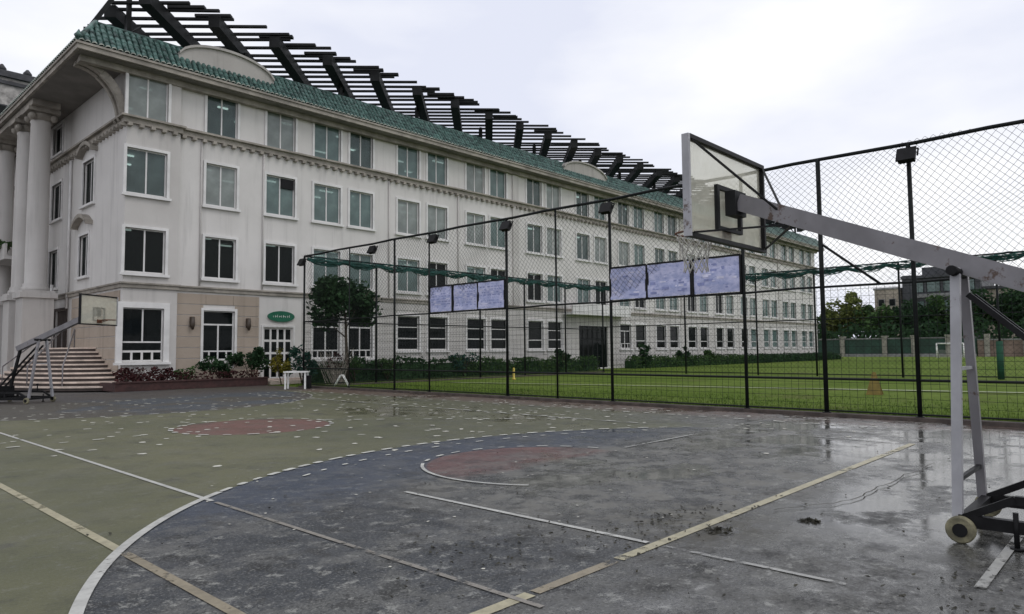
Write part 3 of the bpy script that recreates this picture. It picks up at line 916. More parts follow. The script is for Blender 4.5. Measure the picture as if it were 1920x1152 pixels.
# scroll bracket under the corner of the eaves
b = MB()
for dy in (0.0, .5):
    pts = []
    for i in range(13):
        a = PI/2*i/12
        pts.append((FX0-2.0*(1-math.cos(a)), 36.25+dy, 12.95+2.35*math.sin(a)))
    for i in range(12): b.bar(pts[i], pts[i+1], .22, .34, up=(1, 0, -.3))
    b.tube([(FX0-.12+.22*math.cos(t*.6)*(1-t/14), 36.25+dy, 12.95+.22*math.sin(t*.6)*(1-t/14)) for t in range(11)], .07, 6)
b.build('scroll_bracket', M_EAVE, bld)

# portico columns on pedestals
for cx_, cy_ in ((9.9, 44.7), (9.9, 47.65), (9.9, 52.95), (9.9, 56.2)):
    b = MB()
    b.lathe([(.66, 0), (.66, .18), (.58, .24), (.6, .34), (.52, .42), (.52, 3.2), (.50, 6.5), (.46, 9.2), (.5, 9.28), (.47, 9.36)], (cx_, cy_, 5.1), 28)
    c = b.build('column', M_BAY, bld)
    b = MB(); b.lathe([(.47, 0), (.62, .25), (.62, .4)], (cx_, cy_, 14.46), 20)
    for ex in (-1, 1):
        for ey in (-1, 1): b.lathe([(.05, 0), (.17, .12), (.17, .3), (.05, .4)], (cx_+ex*.5, cy_+ey*.5, 14.42), 10)
    b.box(cx_-.75, cy_-.75, 14.86, cx_+.75, cy_+.75, 15.08); b.build('capital', M_EAVE, c)
    b = MB(); b.box(cx_-.72, cy_-.72, 0, cx_+.72, cy_+.72, 4.7); b.box(cx_-.86, cy_-.86, 4.7, cx_+.86, cy_+.86, 4.98); b.box(cx_-.76, cy_-.76, 4.98, cx_+.76, cy_+.76, 5.1); b.box(cx_-.82, cy_-.82, 0.001, cx_+.82, cy_+.82, .4)
    b.build('pedestal', M_BAY, c)
b = MB(); b.box(9.25, 43.6, 15.08, 10.55, 64, WT-.005); b.build('architrave', M_EAVE, bld)
b = MB(); b.box(9.2, 48.6, 7.2, 11.39, 64, 7.4)
b.box(9.2, 48.6, 7.4, 9.32, 64, 8.1)
b.build('balcony', M_BAY, bld)

# fan of entrance steps against the left face
st_ = empty('entrance_steps', (FX0, 42.4, 0), 'fan of pale stone entrance steps with dark risers round the side door', 'steps')
b = MB(); N = 10
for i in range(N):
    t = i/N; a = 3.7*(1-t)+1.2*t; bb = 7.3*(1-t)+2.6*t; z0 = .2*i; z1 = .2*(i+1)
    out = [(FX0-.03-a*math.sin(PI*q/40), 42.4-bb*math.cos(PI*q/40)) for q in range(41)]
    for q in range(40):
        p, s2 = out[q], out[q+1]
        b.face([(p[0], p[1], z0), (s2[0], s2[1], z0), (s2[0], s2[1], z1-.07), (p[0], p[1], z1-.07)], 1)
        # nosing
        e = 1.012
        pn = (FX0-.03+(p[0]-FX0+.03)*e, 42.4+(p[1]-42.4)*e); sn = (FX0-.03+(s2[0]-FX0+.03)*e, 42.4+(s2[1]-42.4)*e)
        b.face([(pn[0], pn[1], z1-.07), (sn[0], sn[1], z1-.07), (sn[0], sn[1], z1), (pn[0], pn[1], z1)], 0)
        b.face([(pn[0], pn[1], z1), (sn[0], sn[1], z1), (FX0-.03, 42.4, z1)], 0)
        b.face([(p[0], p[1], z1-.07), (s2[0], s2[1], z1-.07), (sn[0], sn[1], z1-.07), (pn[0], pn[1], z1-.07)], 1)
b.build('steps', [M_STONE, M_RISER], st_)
b = MB()
for q in (8, 13, 18):
    base = (FX0-.03-3.5*math.sin(PI*q/40), 42.4-6.9*math.cos(PI*q/40)); top = (FX0-.03-1.3*math.sin(PI*q/40), 42.4-2.9*math.cos(PI*q/40))
    b.tube([(base[0], base[1], .2), (base[0], base[1], 1.1), (top[0], top[1], 2.9), (top[0], top[1], 2.0)], .035, 8)
b.build('handrail', M_GREY, st_)

# ---------------------------------------------------------------- roof pergola
pg = empty('roof_pergola', (11.5, 37, 16.98), 'dark steel pergola of diagonal beams and slats standing on the school roof', 'pergola')
PX0, PX1, PY0, PY1 = 11.0, 101.0, 34.75, 43.6
c = -33.0
while c < 66:
    ya = max(PY0, PX0-c); yb = min(PY1, PX1-c)
    if yb-ya > .6:
        b = MB(); b.bar((c+ya, ya, 18.62), (c+yb, yb, 18.62), .56, .62); b.build('rafter', M_STEEL, pg)
    c += 3.32
s = 46.2
while s < 144:
    # x + y = s
    ya = max(PY0, s-PX1); yb = min(PY1, s-PX0)
    if yb-ya > .5:
        b = MB(); j = rng.uniform(-.5, .5); zz = 19.0+rng.uniform(-.05, .05); b.bar((s-ya+.35+j, ya-.35-j, zz), (s-yb, yb, 19.0), .17, .12)
        if rng.random() < .45: b.bar((s-ya+.1, ya-.1, zz+.15), (s-ya-1.2, ya+1.2, zz+.15), .3, .14)
        b.build('slat', M_STEEL, pg)
    s += 1.18+rng.uniform(-.28, .28)
for i in range(15):
    px = 11.7+i*6.15
    b = MB(); b.box(px-.1, 36.9, 16.9, px+.1, 37.1, 18.5)
    b.bar((px, 37, 17.5), (px+.9, 37.9, 18.5), .1); b.build('post', M_STEEL, pg)
    b = MB(); b.box(px-.1, 42.4, 16.9, px+.1, 42.6, 18.5); b.build('post', M_STEEL, pg)
mast = empty('roof_mast', (11.66, 36.95, 16.98), 'tall dark steel mast with slanting stay at the roof corner', 'mast')
b = MB(); b.box(11.56, 36.6, 16.9, 11.76, 36.8, 21.6); b.build('pole', M_STEEL, mast)
b = MB(); b.bar((9.85, 36.7, 17.0), (11.66, 36.7, 20.4), .2, .2); b.build('stay', M_STEEL, mast)

# rough stone tower block far left
tw = empty('stone_tower', (3, 60, 0), 'grey rough stone tower block rising behind the left eaves', 'building')
b = MB(); b.box(-8, 60, 0, 12.5, 72, 21.6); b.build('wall', M_TOWER, tw)
b = MB(); b.box(-8.3, 59.7, 21.6, 12.8, 72.3, 22.05); b.box(-8.15, 59.85, 21.1, 12.65, 60, 21.35)
for i in range(14): b.lathe([(.22, 0), (.3, .15), (.08, .45)], (-7.8+i*1.55, 59.95, 22.05), 8)
b.build('parapet', M_SLATE, tw)
for wx in (-3.5, 1.5, 6.0, 10.0):
    b = MB(); b.box(wx, 59.93, 17.2, wx+1.2, 60.0, 19.6); w_ = b.build('window', M_SLATE, tw)
    b = MB(); b.box(wx+.1, 59.9, 17.3, wx+1.1, 59.94, 19.5); b.build('pane', M_GLASS_D, w_)

# ---------------------------------------------------------------- fences
FXN, FH = 17.6, 6.28
def net(b, p0, d, L, z0, z1, sp, r, sag=.04, diamond=True, n=3, seg=10):
    """cords between z0 and z1 along direction d"""
    p0 = Vector(p0); d = Vector(d); nrm = Vector((-d.y, d.x, 0)); H = z1-z0
    def P(s_, z):
        w = sag*math.sin(s_*1.9+z*1.3)*.6+sag*math.sin(s_*.7+z*2.6)
        return p0+d*(s_+.5*w)+nrm*w+Vector((0, 0, z+.5*w*(1 if diamond else .2)))
    if diamond:
        k_ = int((L+H)/sp)
        for i in range(-int(H/sp)-1, k_+1):
            for sgn in (1, -1):
                pts = []
                for q in range(seg+1):
                    z = z0+H*q/seg; s_ = i*sp+(z-z0)*1.0 if sgn > 0 else i*sp+(z1-z)*1.0
                    if 0 <= s_ <= L: pts.append(P(s_, z))
                if len(pts) > 1: b.tube(pts, r, n, caps=False, smooth=False)
    else:
        for i in range(int(L/sp)+1):
            b.tube([P(i*sp, z0+H*q/4) for q in range(5)], r, n, caps=False, smooth=False)
        for j in range(int(H/sp)+1):
            m = max(2, int(L/1.5)); b.tube([P(L*q/m, z0+j*sp) for q in range(m+1)], r, n, caps=False, smooth=False)

fe = empty('court_fence', (FXN, 13.5, 0), 'tall black netted fence between the court and the grass field', 'fence')
YN0 = -3.0
posts = [(30.1, .06), (26.3, .035), (23.05, .055), (20.85, .04), (16.68, .06), (14.45, .04), (12.3, .055), (8.05, .055), (6.05, .068), (4.05, .06), (-.2, .06), (-2.6, .06)]
for y, rad in posts:
    b = MB(); b.tube([(FXN, y, .0), (FXN, y, FH)], rad*.82, 10); b.lathe([(rad*1.5, 0), (rad*1.5, .02)], (FXN, y, .085), 10); b.build('post', M_FENCE, fe)
for z, rad in ((FH, .045), (3.12, .028), (.9, .03), (.14, .02)):
    b = MB(); q = 24
    b.tube([(FXN, YN0+(30.1-YN0)*i/q, z+(.018*math.sin(i*2.1) if z > 3 else 0)) for i in range(q+1)], rad, 8); b.build('rail', M_FENCE, fe)
b = MB(); b.tube([(FXN, 6.05, 4.2), (FXN, 4.75, 3.12)], .03, 8); b.build('brace', M_FENCE, fe)
b = MB(); net(b, (FXN-.02, YN0, 0), (0, 1, 0), 30.1-YN0, 3.12, FH-.03, .165, .0042, .10); b.build('upper_net', M_WIRE, fe)
b = MB(); net(b, (FXN-.02, YN0, 0), (0, 1, 0), 30.1-YN0,   .14, 3.12, .17, .0042, .012, False); b.build('wire_mesh', M_WIRE, fe)

fb = empty('field_fence', (30, 30.1, 0), 'black netted fence along the far side of the practice pitch, in front of the school', 'fence')
for x in (21.8, 25.4, 29.4, 33.4, 37.6, 42.0):
    b = MB(); b.tube([(x, 30.1, 0), (x, 30.1, FH)], .055, 8); b.build('post', M_FENCE, fb)
for z, rad in ((FH, .04), (3.12, .03), (.12, .025)):
    b = MB(); b.tube([(FXN+.06, 30.1, z), (42, 30.1, z)], rad, 8); b.build('rail', M_FENCE, fb)
b = MB(); net(b, (FXN+.1, 30.12, 0), (1, 0, 0), 42-FXN-.1, .12, FH-.05, .2, .004, .05); b.build('net', M_WIRE, fb)
def bunched(b, fn, L, n, seg, seed):
    """netting gathered into a loose sagging bundle tied at intervals"""
    g = random.Random(seed)
    for st2 in range(n):
        ph = [g.uniform(0, 6.28) for _ in range(4)]; oy = g.gauss(0, .05); oz = g.gauss(0, .085)
        pts = []
        for i in range(seg+1):
            s_ = L*i/seg
            tie = .35+.65*abs(math.sin(s_*PI/2.1))
            dz = -.16-.13*abs(math.sin(s_*PI/2.1))+tie*(oz+.07*math.sin(s_*2.3+ph[0])+.04*math.sin(s_*6.1+ph[1]))
            dy = tie*(oy+.05*math.sin(s_*3.1+ph[2])+.03*math.sin(s_*7.7+ph[3]))
            pts.append(fn(s_, dy, FH+dz))
        b.tube(pts, g.uniform(.010, .026), 4, caps=False)
b = MB(); bunched(b, lambda s_, d, z: (FXN+.1+s_, 30.02+d, z), 42-FXN-.1, 24, 130, 3)
b.build('rolled_net', M_GNET, fb)
fc = empty('end_fence', (42, 10, 0), 'netted fence closing the far end of the practice pitch with rolled green netting on top', 'fence')
for y in (23.4, 18.45, 14.9, 10.4, 6.0, 1.8, -2.5, -7):
    b = MB(); b.tube([(42, y, 0), (42, y, FH)], .055, 8); b.build('post', M_FENCE, fc)
    if abs(y-6) < .1:
        b = MB(); b.tube([(41.9, y, .0), (41.9, y, 1.9)], .15, 10); b.build('foam_pad', M_PAD, fc)
for z, rad in ((FH, .04), (3.3, .03), (.12, .025)):
    b = MB(); b.tube([(42, -10, z), (42, 30.0, z)], rad, 8); b.build('rail', M_FENCE, fc)
b = MB(); net(b, (42.02, -10, 0), (0, 1, 0), 40, .12, FH-.05, .25, .0045, .06); b.build('net', M_WIRE, fc)
b = MB(); bunched(b, lambda s_, d, z: (41.95+d, -10+s_, z), 40, 24, 200, 4)
b.build('rolled_net', M_GNET, fc)

# floodlights
def flood(x, y, z, rot, label):
    r_ = empty('floodlight', (x, y, z), label, 'floodlight', 'floodlights along the top of the fence')
    o0 = Vector((x, y, z)); M = Matrix.Translation(o0) @ Matrix.Rotation(rot, 4, 'Z') @ Matrix.Rotation(R(28), 4, 'Y') @ Matrix.Scale(.86, 4)
    b = MB(); b.box(-.1, -.2, -.17, .04, .2, .17, 0, M); b.box(-.15, -.23, -.2, -.1, .23, .2, 0, M)
    for i in range(5): b.box(.04, -.18+i*.08, -.14, .09, -.15+i*.08, .14, 0, M)
    b.build('housing', M_BLACK, r_)
    b = MB(); b.bar(M @ Vector((0, -.24, 0)), M @ Vector((0, -.24, .24)), .03); b.bar(M @ Vector((0, .24, 0)), M @ Vector((0, .24, .24)), .03); b.bar(M @ Vector((0, -.24, .24)), M @ Vector((0, .24, .24)), .03)
    b.build('bracket', M_BLACK, r_)
fl_l = [(30.1, 'black floodlight on the corner post where the fences meet above the white table'),
        (24.4, 'black floodlight on the fence top right above the round tree'),
        (20.45, 'black floodlight on the fence top above the first narrow lavender banner'),
        (16.55, 'black floodlight on the fence post at the right end of the narrow banners'),
        (12.3, 'black floodlight on the fence post at the left end of the wide banners'),
        (4.05, 'largest black floodlight, on the fence top to the right of the backboard')]
for y, lb in fl_l: flood(FXN-.12, y, FH-.34, 0, lb)

# banners hung on the near fence
def banner(y0, y1, label, grp):
    r_ = empty('banner', (FXN-.06, (y0+y1)/2, 3.14), label, 'banner', grp)
    b = MB(); n = 8
    ph = y0
    for i in range(n):
        for j in range(4):
            q = []
            for a, c_2 in ((i, j), (i+1, j), (i+1, j+1), (i, j+1)):
                yy = y0+(y1-y0)*a/n; zz = 3.16+.94*c_2/4
                q.append((FXN-.07+.018*math.sin(a*1.7+ph)+.012*math.sin(c_2*2+ph), yy, zz))
            b.face(q, 0, True); b.face([(p[0]+.01, p[1], p[2]) for p in q[::-1]], 0, True)
    pb = b; g = random.Random(int(y0*100)); W = y1-y0
    def pt(a, c_2): return (FXN-.0735+.018*math.sin(a*1.7+ph)+.012*math.sin(c_2*2+ph), y0+W*a/n, 3.16+.94*c_2/4)
    def mark(a0, a1, c0, c1_, m_):
        k2 = max(1, int((a1-a0)/.5))
        for q in range(k2):
            s0 = a0+(a1-a0)*q/k2; s1 = a0+(a1-a0)*(q+1)/k2
            pb.face([pt(s0, c0), pt(s1, c0), pt(s1, c1_), pt(s0, c1_)], m_+1)
    if W < 1.31 and y0 > 15:
        for rw in range(7):
            a = .7
            while a < 7.2:
                L_ = g.uniform(.3, 1.2); mark(a, min(7.4, a+L_), 3.2-rw*.42, 3.36-rw*.42, 0 if g.random() < .7 else 1); a += L_+g.uniform(.15, .5)
    else:
        for rw in range(14):
            a = g.uniform(.4, 6.6); c0 = g.uniform(.3, 3.4); mark(a, min(7.6, a+g.uniform(.4, 1.8)), c0, c0+g.uniform(.12, .4), 0 if g.random() < .55 else 1)
    b.build('sheet', [M_BANNER, M_PRINTD, M_PRINTL], r_)
    b = MB()
    for ya, yb, za, zb in ((y0, y1, 3.12, 3.12), (y0, y1, 4.13, 4.13), (y0, y0, 3.12, 4.13), (y1, y1, 3.12, 4.13)): b.bar((FXN-.06, ya, za), (FXN-.06, yb, zb), .05)
    b.build('frame', M_BLACK, r_)
g1_, g2_ = 'narrow lavender banners on the fence', 'wide lavender banners on the fence'
banner(19.45, 20.75, 'lavender banner farthest left on the fence, beside the thin post', g1_)
banner(18.08, 19.38, 'lavender banner in the middle of the three narrow ones', g1_)
banner(16.74, 18.02, 'lavender banner right of the narrow row, against the post under a floodlight', g1_)
banner(11.0, 12.25, 'lavender banner left of the wide row, against the tall fence post', g2_)
banner(9.55, 10.93, 'lavender banner in the middle of the wide row', g2_)
banner(8.1, 9.48, 'lavender and pinkish banner behind the hoop net, right of the wide row', g2_)

# ---------------------------------------------------------------- basketball hoop
hp = empty('basketball_hoop', (7.55, 1.2, 0), 'large portable basketball hoop with clear backboard at the near right of the court', 'basketball hoop', 'portable basketball hoops')
XC = 7.55
BY = 3.62
b = MB()
for x in (7.0, 8.1):
    b.box(x-.035, -.62, .13, x+.035, 1.35, .23); b.box(x-.03, -.62, .36, x+.03, .95, .43)
    b.bar((x, .95, .40), (x, 1.32, .2), .06)
    for y in (-.58, -.1, .4): b.box(x-.028, y-.03, .23, x+.028, y+.03, .36)
for y in (-.58, .3, 1.32): b.box(7.035, y-.04, .14, 8.065, y+.04, .22)
b.box(7.15, -.55, .235, 7.95, -.1, .62)
b.build('base_frame', M_BLACK, hp)
b = MB(); b.tube([(7.0, .72, .43), (7.0, .72, .66)], .02, 8); b.tube([(6.96, .72, .66), (7.04, .72, .66)], .035, 8); b.build('jack', M_BLACK, hp)
b = MB(); b.tube([(6.97, .95, .3), (6.97, .95, .02)], .02, 8); b.lathe([(.05, 0), (.05, .02)], (6.97, .95, .003), 10); b.build('jack', M_BLACK, hp)
def wheel(x, y):
    b = MB(); prof = [(.055, -.035), (.10, -.035), (.112, -.02), (.112, .02), (.10, .035), (.055, .035)]; n = 20
    P = [[(x+t, y+rd*math.cos(2*PI*k_/n), .112+rd*math.sin(2*PI*k_/n)) for k_ in range(n)] for rd, t in prof]
    for i in range(len(P)-1):
        for k_ in range(n): b.face([P[i][k_], P[i][(k_+1) % n], P[i+1][(k_+1) % n], P[i+1][k_]], 0, True)
    w_ = b.build('wheel', M_TYRE, hp)
    b = MB(); b.tube([(x-.045, y, .112), (x+.045, y, .112)], .056, 14); b.build('hub', M_BLACK, w_)
for wx, wy in ((6.93, 1.33), (8.17, 1.33), (6.93, -.5), (8.17, -.5)): wheel(wx, wy)
for s_ in (-1, 1):
    b = MB(); b.bar((XC+s_*.55, 1.36, .2), (XC+s_*.17, 1.36, 2.36), .07, .075, up=(0, 1, 0)); b.build('leg', M_GREY if s_ > 0 else M_LGREY, hp)
b = MB(); b.bar((7.08, 1.36, .50), (8.05, 1.36, .50), .035); b.build('crossbar', M_BLACK, hp)
b = MB(); b.bar((7.22, 1.36, 1.45), (7.88, 1.36, 1.45), .03); b.build('crossbar', M_LGREY, hp)
b = MB(); b.tube([(7.2, 1.36, 2.33), (7.9, 1.36, 2.33)], .045, 10); b.build('crossbar', M_BLACK, hp)
A0 = Vector((XC, BY-.16, 3.31)); A1 = Vector((XC, .35, 2.0))
b = MB(); b.bar(A0, A1, .17, .19); b.build('arm', M_GREY, hp)
b = MB(); b.bar((XC-.12, 1.28, 2.12), (XC-.12, -.35, .5), .05); b.bar((XC+.12, 1.28, 2.12), (XC+.12, -.35, .5), .05); b.bar((XC, .45, 1.96), (XC, .1, .55), .08); b.build('strut', M_BLACK, hp)
b = MB(); b.box(XC-.92, BY+.01, 2.87, XC+.92, BY+.022, 3.90); bo = b.build('backboard', M_BOARD, hp)
b = MB(); b.box(XC-.96, BY-.04, 2.84, XC-.92, BY+.04, 3.94); bfl = b.build('side_frame', M_LGREY, bo)  # same tube as the other edges, pale tone paints it as lit
b = MB(); b.box(XC-.92, BY-.04, 3.90, XC+.96, BY+.04, 3.945); b.box(XC+.92, BY-.04, 2.84, XC+.96, BY+.04, 3.90); b.box(XC-.92, BY-.04, 2.84, XC+.92, BY+.04, 2.885); b.build('frame', M_BLACK, bo)  # top edge black to paint its shaded underside
b = MB()
for xa, xb, za, zb in ((-.31, -.26, 2.99, 3.5), (.26, .31, 2.99, 3.5), (-.26, .26, 3.45, 3.5), (-.26, .26, 2.99, 3.03)): b.box(XC+xa, BY-.035, za, XC+xb, BY+.008, zb)
b.box(XC-.14, BY-.16, 3.16, XC+.14, BY-.036, 3.44)
b.build('mount_frame', M_STEEL, bo)
b = MB(); b.bar((XC-.9, BY-.05, 3.88), (XC-.06, BY-.62, 3.14), .02); b.bar((XC+.9, BY-.05, 3.88), (XC+.06, BY-.62, 3.14), .02); b.bar((XC+.9, BY-.05, 2.88), (XC+.06, BY-.7, 2.98), .02); b.bar((XC-.9, BY-.05, 2.88), (XC-.06, BY-.7, 2.98), .02)
b.build('brace', M_BLACK, hp)
b = MB(); rc = (XC, BY+.42, 3.03)
b.tube([(rc[0]+.228*math.cos(2*PI*i/28), rc[1]+.228*math.sin(2*PI*i/28), rc[2]) for i in range(29)], .013, 8)
b.bar((XC, BY+.02, 3.0), (XC, BY+.2, 3.02), .1, .02); b.bar((XC-.09, BY+.02, 2.95), (XC-.15, BY+.25, 3.02), .02); b.bar((XC+.09, BY+.02, 2.95), (XC+.15, BY+.25, 3.02), .02)
b.box(XC-.12, BY+.023, 2.92, XC+.12, BY+.05, 3.05)
b.build('rim', M_RIM, hp)
b = MB(); n = 12; rows = 6
def np_(i, j):
    rad = [.225, .20, .175, .155, .14, .135, .145][j]; a = 2*PI*(i+.5*(j % 2))/n
    return (rc[0]+rad*math.cos(a), rc[1]+rad*math.sin(a), rc[2]-.015-.075*j)
for j in range(rows):
    for i in range(n):
        b.tube([np_(i, j), np_(i, j+1)], .006, 5, caps=False); b.tube([np_(i, j), np_(i-1 if j % 2 == 0 else i+1, j+1)], .006, 5, caps=False)
b.build('net', M_NETW, hp)
h2 = copy_tree(hp)
h2['label'] = 'small looking portable basketball hoop at the far end of the court before the stone steps'
for ch in list(h2.children):
    if ch.name.startswith('net'): bpy.data.objects.remove(ch)
h2.location = (6.45, 28.45, 0); h2.scale = (.93, .93, .93); h2.rotation_euler = (0, 0, PI+.62)

# ---------------------------------------------------------------- plants
def leaves(b, c, rx, ry, rz, n, size, lobes=9, shell=.55, m=0, seed=None):
    g = random.Random(seed if seed is not None else rng.random())
    L = []
    for i in range(lobes):
        a = g.uniform(0, 2*PI); e = g.uniform(-.7, 1.0); k_ = g.uniform(.35, .72)
        q = math.sqrt(max(0, 1-e*e*.8))
        L.append((Vector((math.cos(a)*q*k_*rx*1.12, math.sin(a)*q*k_*ry*1.12, e*k_*rz*1.08)), g.uniform(.2, .44)))
    L.append((Vector((0, 0, 0)), .42))
    for i in range(n):
        o_, sr = L[g.randrange(len(L))]
        d = Vector((g.gauss(0, 1), g.gauss(0, 1), g.gauss(0, 1))).normalized()*(shell+(1-shell)*g.random())**.8*sr*g.uniform(.75, 1.12)
        p = Vector(c)+o_+Vector((d.x*rx, d.y*ry, d.z*rz))
        s_ = size*g.uniform(.55, 1.3)
        x = Vector((g.gauss(0, 1), g.gauss(0, 1), g.gauss(0, .6))).normalized(); y = x.cross(Vector((g.gauss(0, 1), g.gauss(0, 1), g.gauss(0, 1)))).normalized()
        b.face([p-x*s_*.5, p+y*s_*.28, p+x*s_*.5, p-y*s_*.28], m)
def trunk(b, base, top, r, nb, spread, seed):
    g = random.Random(seed); base = Vector(base); top = Vector(top); H = (top-base).length
    pts = [base+(top-base)*t+Vector((g.gauss(0, .02)*H*t, g.gauss(0, .02)*H*t, 0)) for t in (0, .25, .5, .75, 1)]
    b.tube(pts, [r*1.25, r, r*.85, r*.7, r*.5], 8)
    for i in range(nb):
        t = g.uniform(.55, .98); p = base+(top-base)*t; a = 2*PI*i/nb+g.uniform(-.4, .4); l = spread*g.uniform(.6, 1)
        b.tube([p, p+Vector((math.cos(a)*l*.5, math.sin(a)*l*.5, l*.35)), p+Vector((math.cos(a)*l, math.sin(a)*l, l*.85))], [r*.45, r*.3, r*.1], 6)
def tree(name, base, h_trunk, c, rx, ry, rz, n, size, m, label, grp=None, cat='tree', seed=1, lobes=10, tr_=.1):
    r_ = empty(name, base, label, cat, grp)
    b = MB(); trunk(b, base, (c[0], c[1], c[2]+rz*.1), tr_, 6, min(rx, rz)*.8, seed); b.build('trunk', M_BARK, r_)
    b = MB(); leaves(b, c, rx, ry, rz, n, size, lobes, .5, 0, seed); b.build('crown', m, r_)
    return r_
tree('small_tree', (20.9, 31.3, 0), 2, (20.6, 31.3, 4.1), 2.4, 2.0, 2.15, 4300, .3, M_LEAFD, 'round dark green tree standing before the school windows behind the fence corner', seed=8, lobes=17, tr_=.09)
def bush(name, x, y, rx, ry, h, n, size, m, label, grp, seed, z0=0):
    r_ = empty(name, (x, y, z0), label, 'shrub', grp)
    b = MB(); g = random.Random(seed)
    for i in range(5):
        a = g.uniform(0, 2*PI); b.tube([(x, y, z0), (x+math.cos(a)*rx*.3, y+math.sin(a)*ry*.3, z0+h*.4), (x+math.cos(a)*rx*.6, y+math.sin(a)*ry*.6, z0+h*.75)], [.03, .02, .01], 5)
    b.build('stem', M_BARK, r_)
    b = MB(); leaves(b, (x, y, z0+h*.5), rx, ry, h*.52, n, size, 8, .4, 0, seed); b.build('foliage', m, r_)
g_ = 'shrubs in front of the school'
bush('shrub', 15.9, 34.9, 1.3, .9, 1.7, 1500, .16, M_LEAFD, 'low dark green shrub under the second ground floor window', g_, 11)
bush('shrub', 17.3, 34.6, 1.15, .9, 2.3, 1600, .17, M_LEAFD, 'tall dark green shrub left of the white lattice door', g_, 12)
bush('shrub', 13.9, 34.6, .7, .5, 1.1, 420, .15, M_LEAFM, 'pale thin green shrub right of the corner bay window', g_, 13)
bush('red_shrub', 11.4, 34.7, 1.0, .5, 1.25, 700, .15, M_LEAFR, 'dark reddish shrub below the corner bay window', g_, 14)
bush('red_shrub', 12.8, 34.6, .9, .5, 1.1, 600, .15, M_LEAFR, 'low reddish shrub at the right foot of the corner bay', g_, 15)
bush('flowering_shrub', 18.0, 32.9, .6, .6, 2.0, 700, .16, M_LEAFY, 'yellow flowering shrub right of the white lattice door', g_, 16)
bush('shrub', 19.1, 32.8, .9, .7, 2.2, 1000, .18, M_LEAFB, 'blue green shrub behind the white table', g_, 17)
bush('shrub', 22.6, 33.2, 1.3, .8, 1.5, 1000, .18, M_LEAFM, 'mid green shrub under the round tree', g_, 18)
bush('shrub', 25.0, 33.4, 1.1, .8, 1.45, 900, .18, M_LEAFM, 'mid green shrub right of the round tree', g_, 19)
bush('shrub', 31.3, 33.6, 1.2, .8, 1.8, 900, .2, M_LEAFB, 'blue green shrub behind the narrow banners post', g_, 20)
bush('shrub', 41.8, 33.8, 1.1, .9, 2.0, 800, .22, M_LEAFD, 'dark green shrub left of the wide school entrance', g_, 21)
bush('shrub', 53.2, 34.0, 1.0, .9, 2.3, 800, .24, M_LEAFD, 'tall dark shrub right of the wide school entrance', g_, 22)
bush('shrub', 60.2, 34.0, 1.0, .9, 2.0, 800, .26, M_LEAFD, 'dark pointed shrub before the white window frames behind the wide banners', g_, 23)
bush('shrub', 66.0, 34.0, 1.1, .9, 1.6, 700, .26, M_LEAFM, 'mid green shrub farthest along the school front', g_, 24)
# bare twiggy bush
tb = empty('twiggy_bush', (20.0, 31.0, 0), 'bare pale twiggy bush at the foot of the round tree', 'shrub', g_)
b = MB(); g = random.Random(31)
for i in range(70):
    a = g.uniform(0, 2*PI); l = g.uniform(.8, 1.9); p = Vector((20.0+g.gauss(0, .15), 31.0+g.gauss(0, .15), 0)); d = Vector((math.cos(a)*.5, math.sin(a)*.5, 1))*l
    b.tube([p, p+d*.5+Vector((g.gauss(0, .08), g.gauss(0, .08), 0)), p+d], [.022, .015, .006], 4, caps=False)
b.build('twigs', M_TWIG, tb)
b = MB(); leaves(b, (20.0, 31.0, 1.0), .8, .8, .9, 260, .12, 8, .3, 0, 33); b.build('leaves', M_LEAFR, tb)
# clipped hedges at the building foot
def hedge(x0, x1, y, d, h, m, label, seed):
    r_ = empty('hedge', ((x0+x1)/2, y, 0), label, 'hedge', 'hedges along the school front')
    b = MB(); g = random.Random(seed); A = (x1-x0)*h
    for i in range(int(min(9000, 170*(x1-x0)))):
        x = g.uniform(x0, x1); f_ = g.random()
        yy = y-d/2 if f_ < .45 else g.uniform(y-d/2, y+d/2); zz = g.uniform(0, h) if f_ < .45 else h
        hh = 1+.16*math.sin(x*1.7)+.1*math.sin(x*4.1+1)
        p = Vector((x, yy+g.gauss(0, .1), zz*hh+g.gauss(0, .06))); s_ = g.uniform(.1, .26)
        u_ = Vector((g.gauss(0, 1), g.gauss(0, 1), g.gauss(0, 1))).normalized(); v_ = u_.cross(Vector((g.gauss(0, 1), g.gauss(0, 1), g.gauss(0, 1)))).normalized()
        b.face([p-u_*s_*.5, p+v_*s_*.3, p+u_*s_*.5, p-v_*s_*.3])
    b.build('foliage', m, r_)
    b = MB(); n_ = int((x1-x0)/.8)
    for i in range(n_):
        xa = x0+(x1-x0)*i/n_; xb = x0+(x1-x0)*(i+1)/n_; b.box(xa+.02, y-d/2+.14, -.02, xb-.02, y+d/2-.1, h*(.86+.1*math.sin(xa*1.7)))
    b.build('woody_core', M_LEAFD, r_)
hedge(20.2, 30.4, 33.9, 1.0, 1.05, M_LEAFD, 'dark green hedge below the windows between the round tree and the narrow banners', 41)
hedge(30.5, 46.2, 34.1, 1.1, .92, M_LEAFM, 'green hedge running up to the wide school entrance', 42)
hedge(51.4, 74.0, 34.1, 1.2, .82, M_LEAFM, 'green hedge just beyond the wide school entrance', 43)
hedge(74.1, 103.5, 34.0, 1.4, .78, M_LEAFD, 'dark hedge at the far end of the school front', 44)
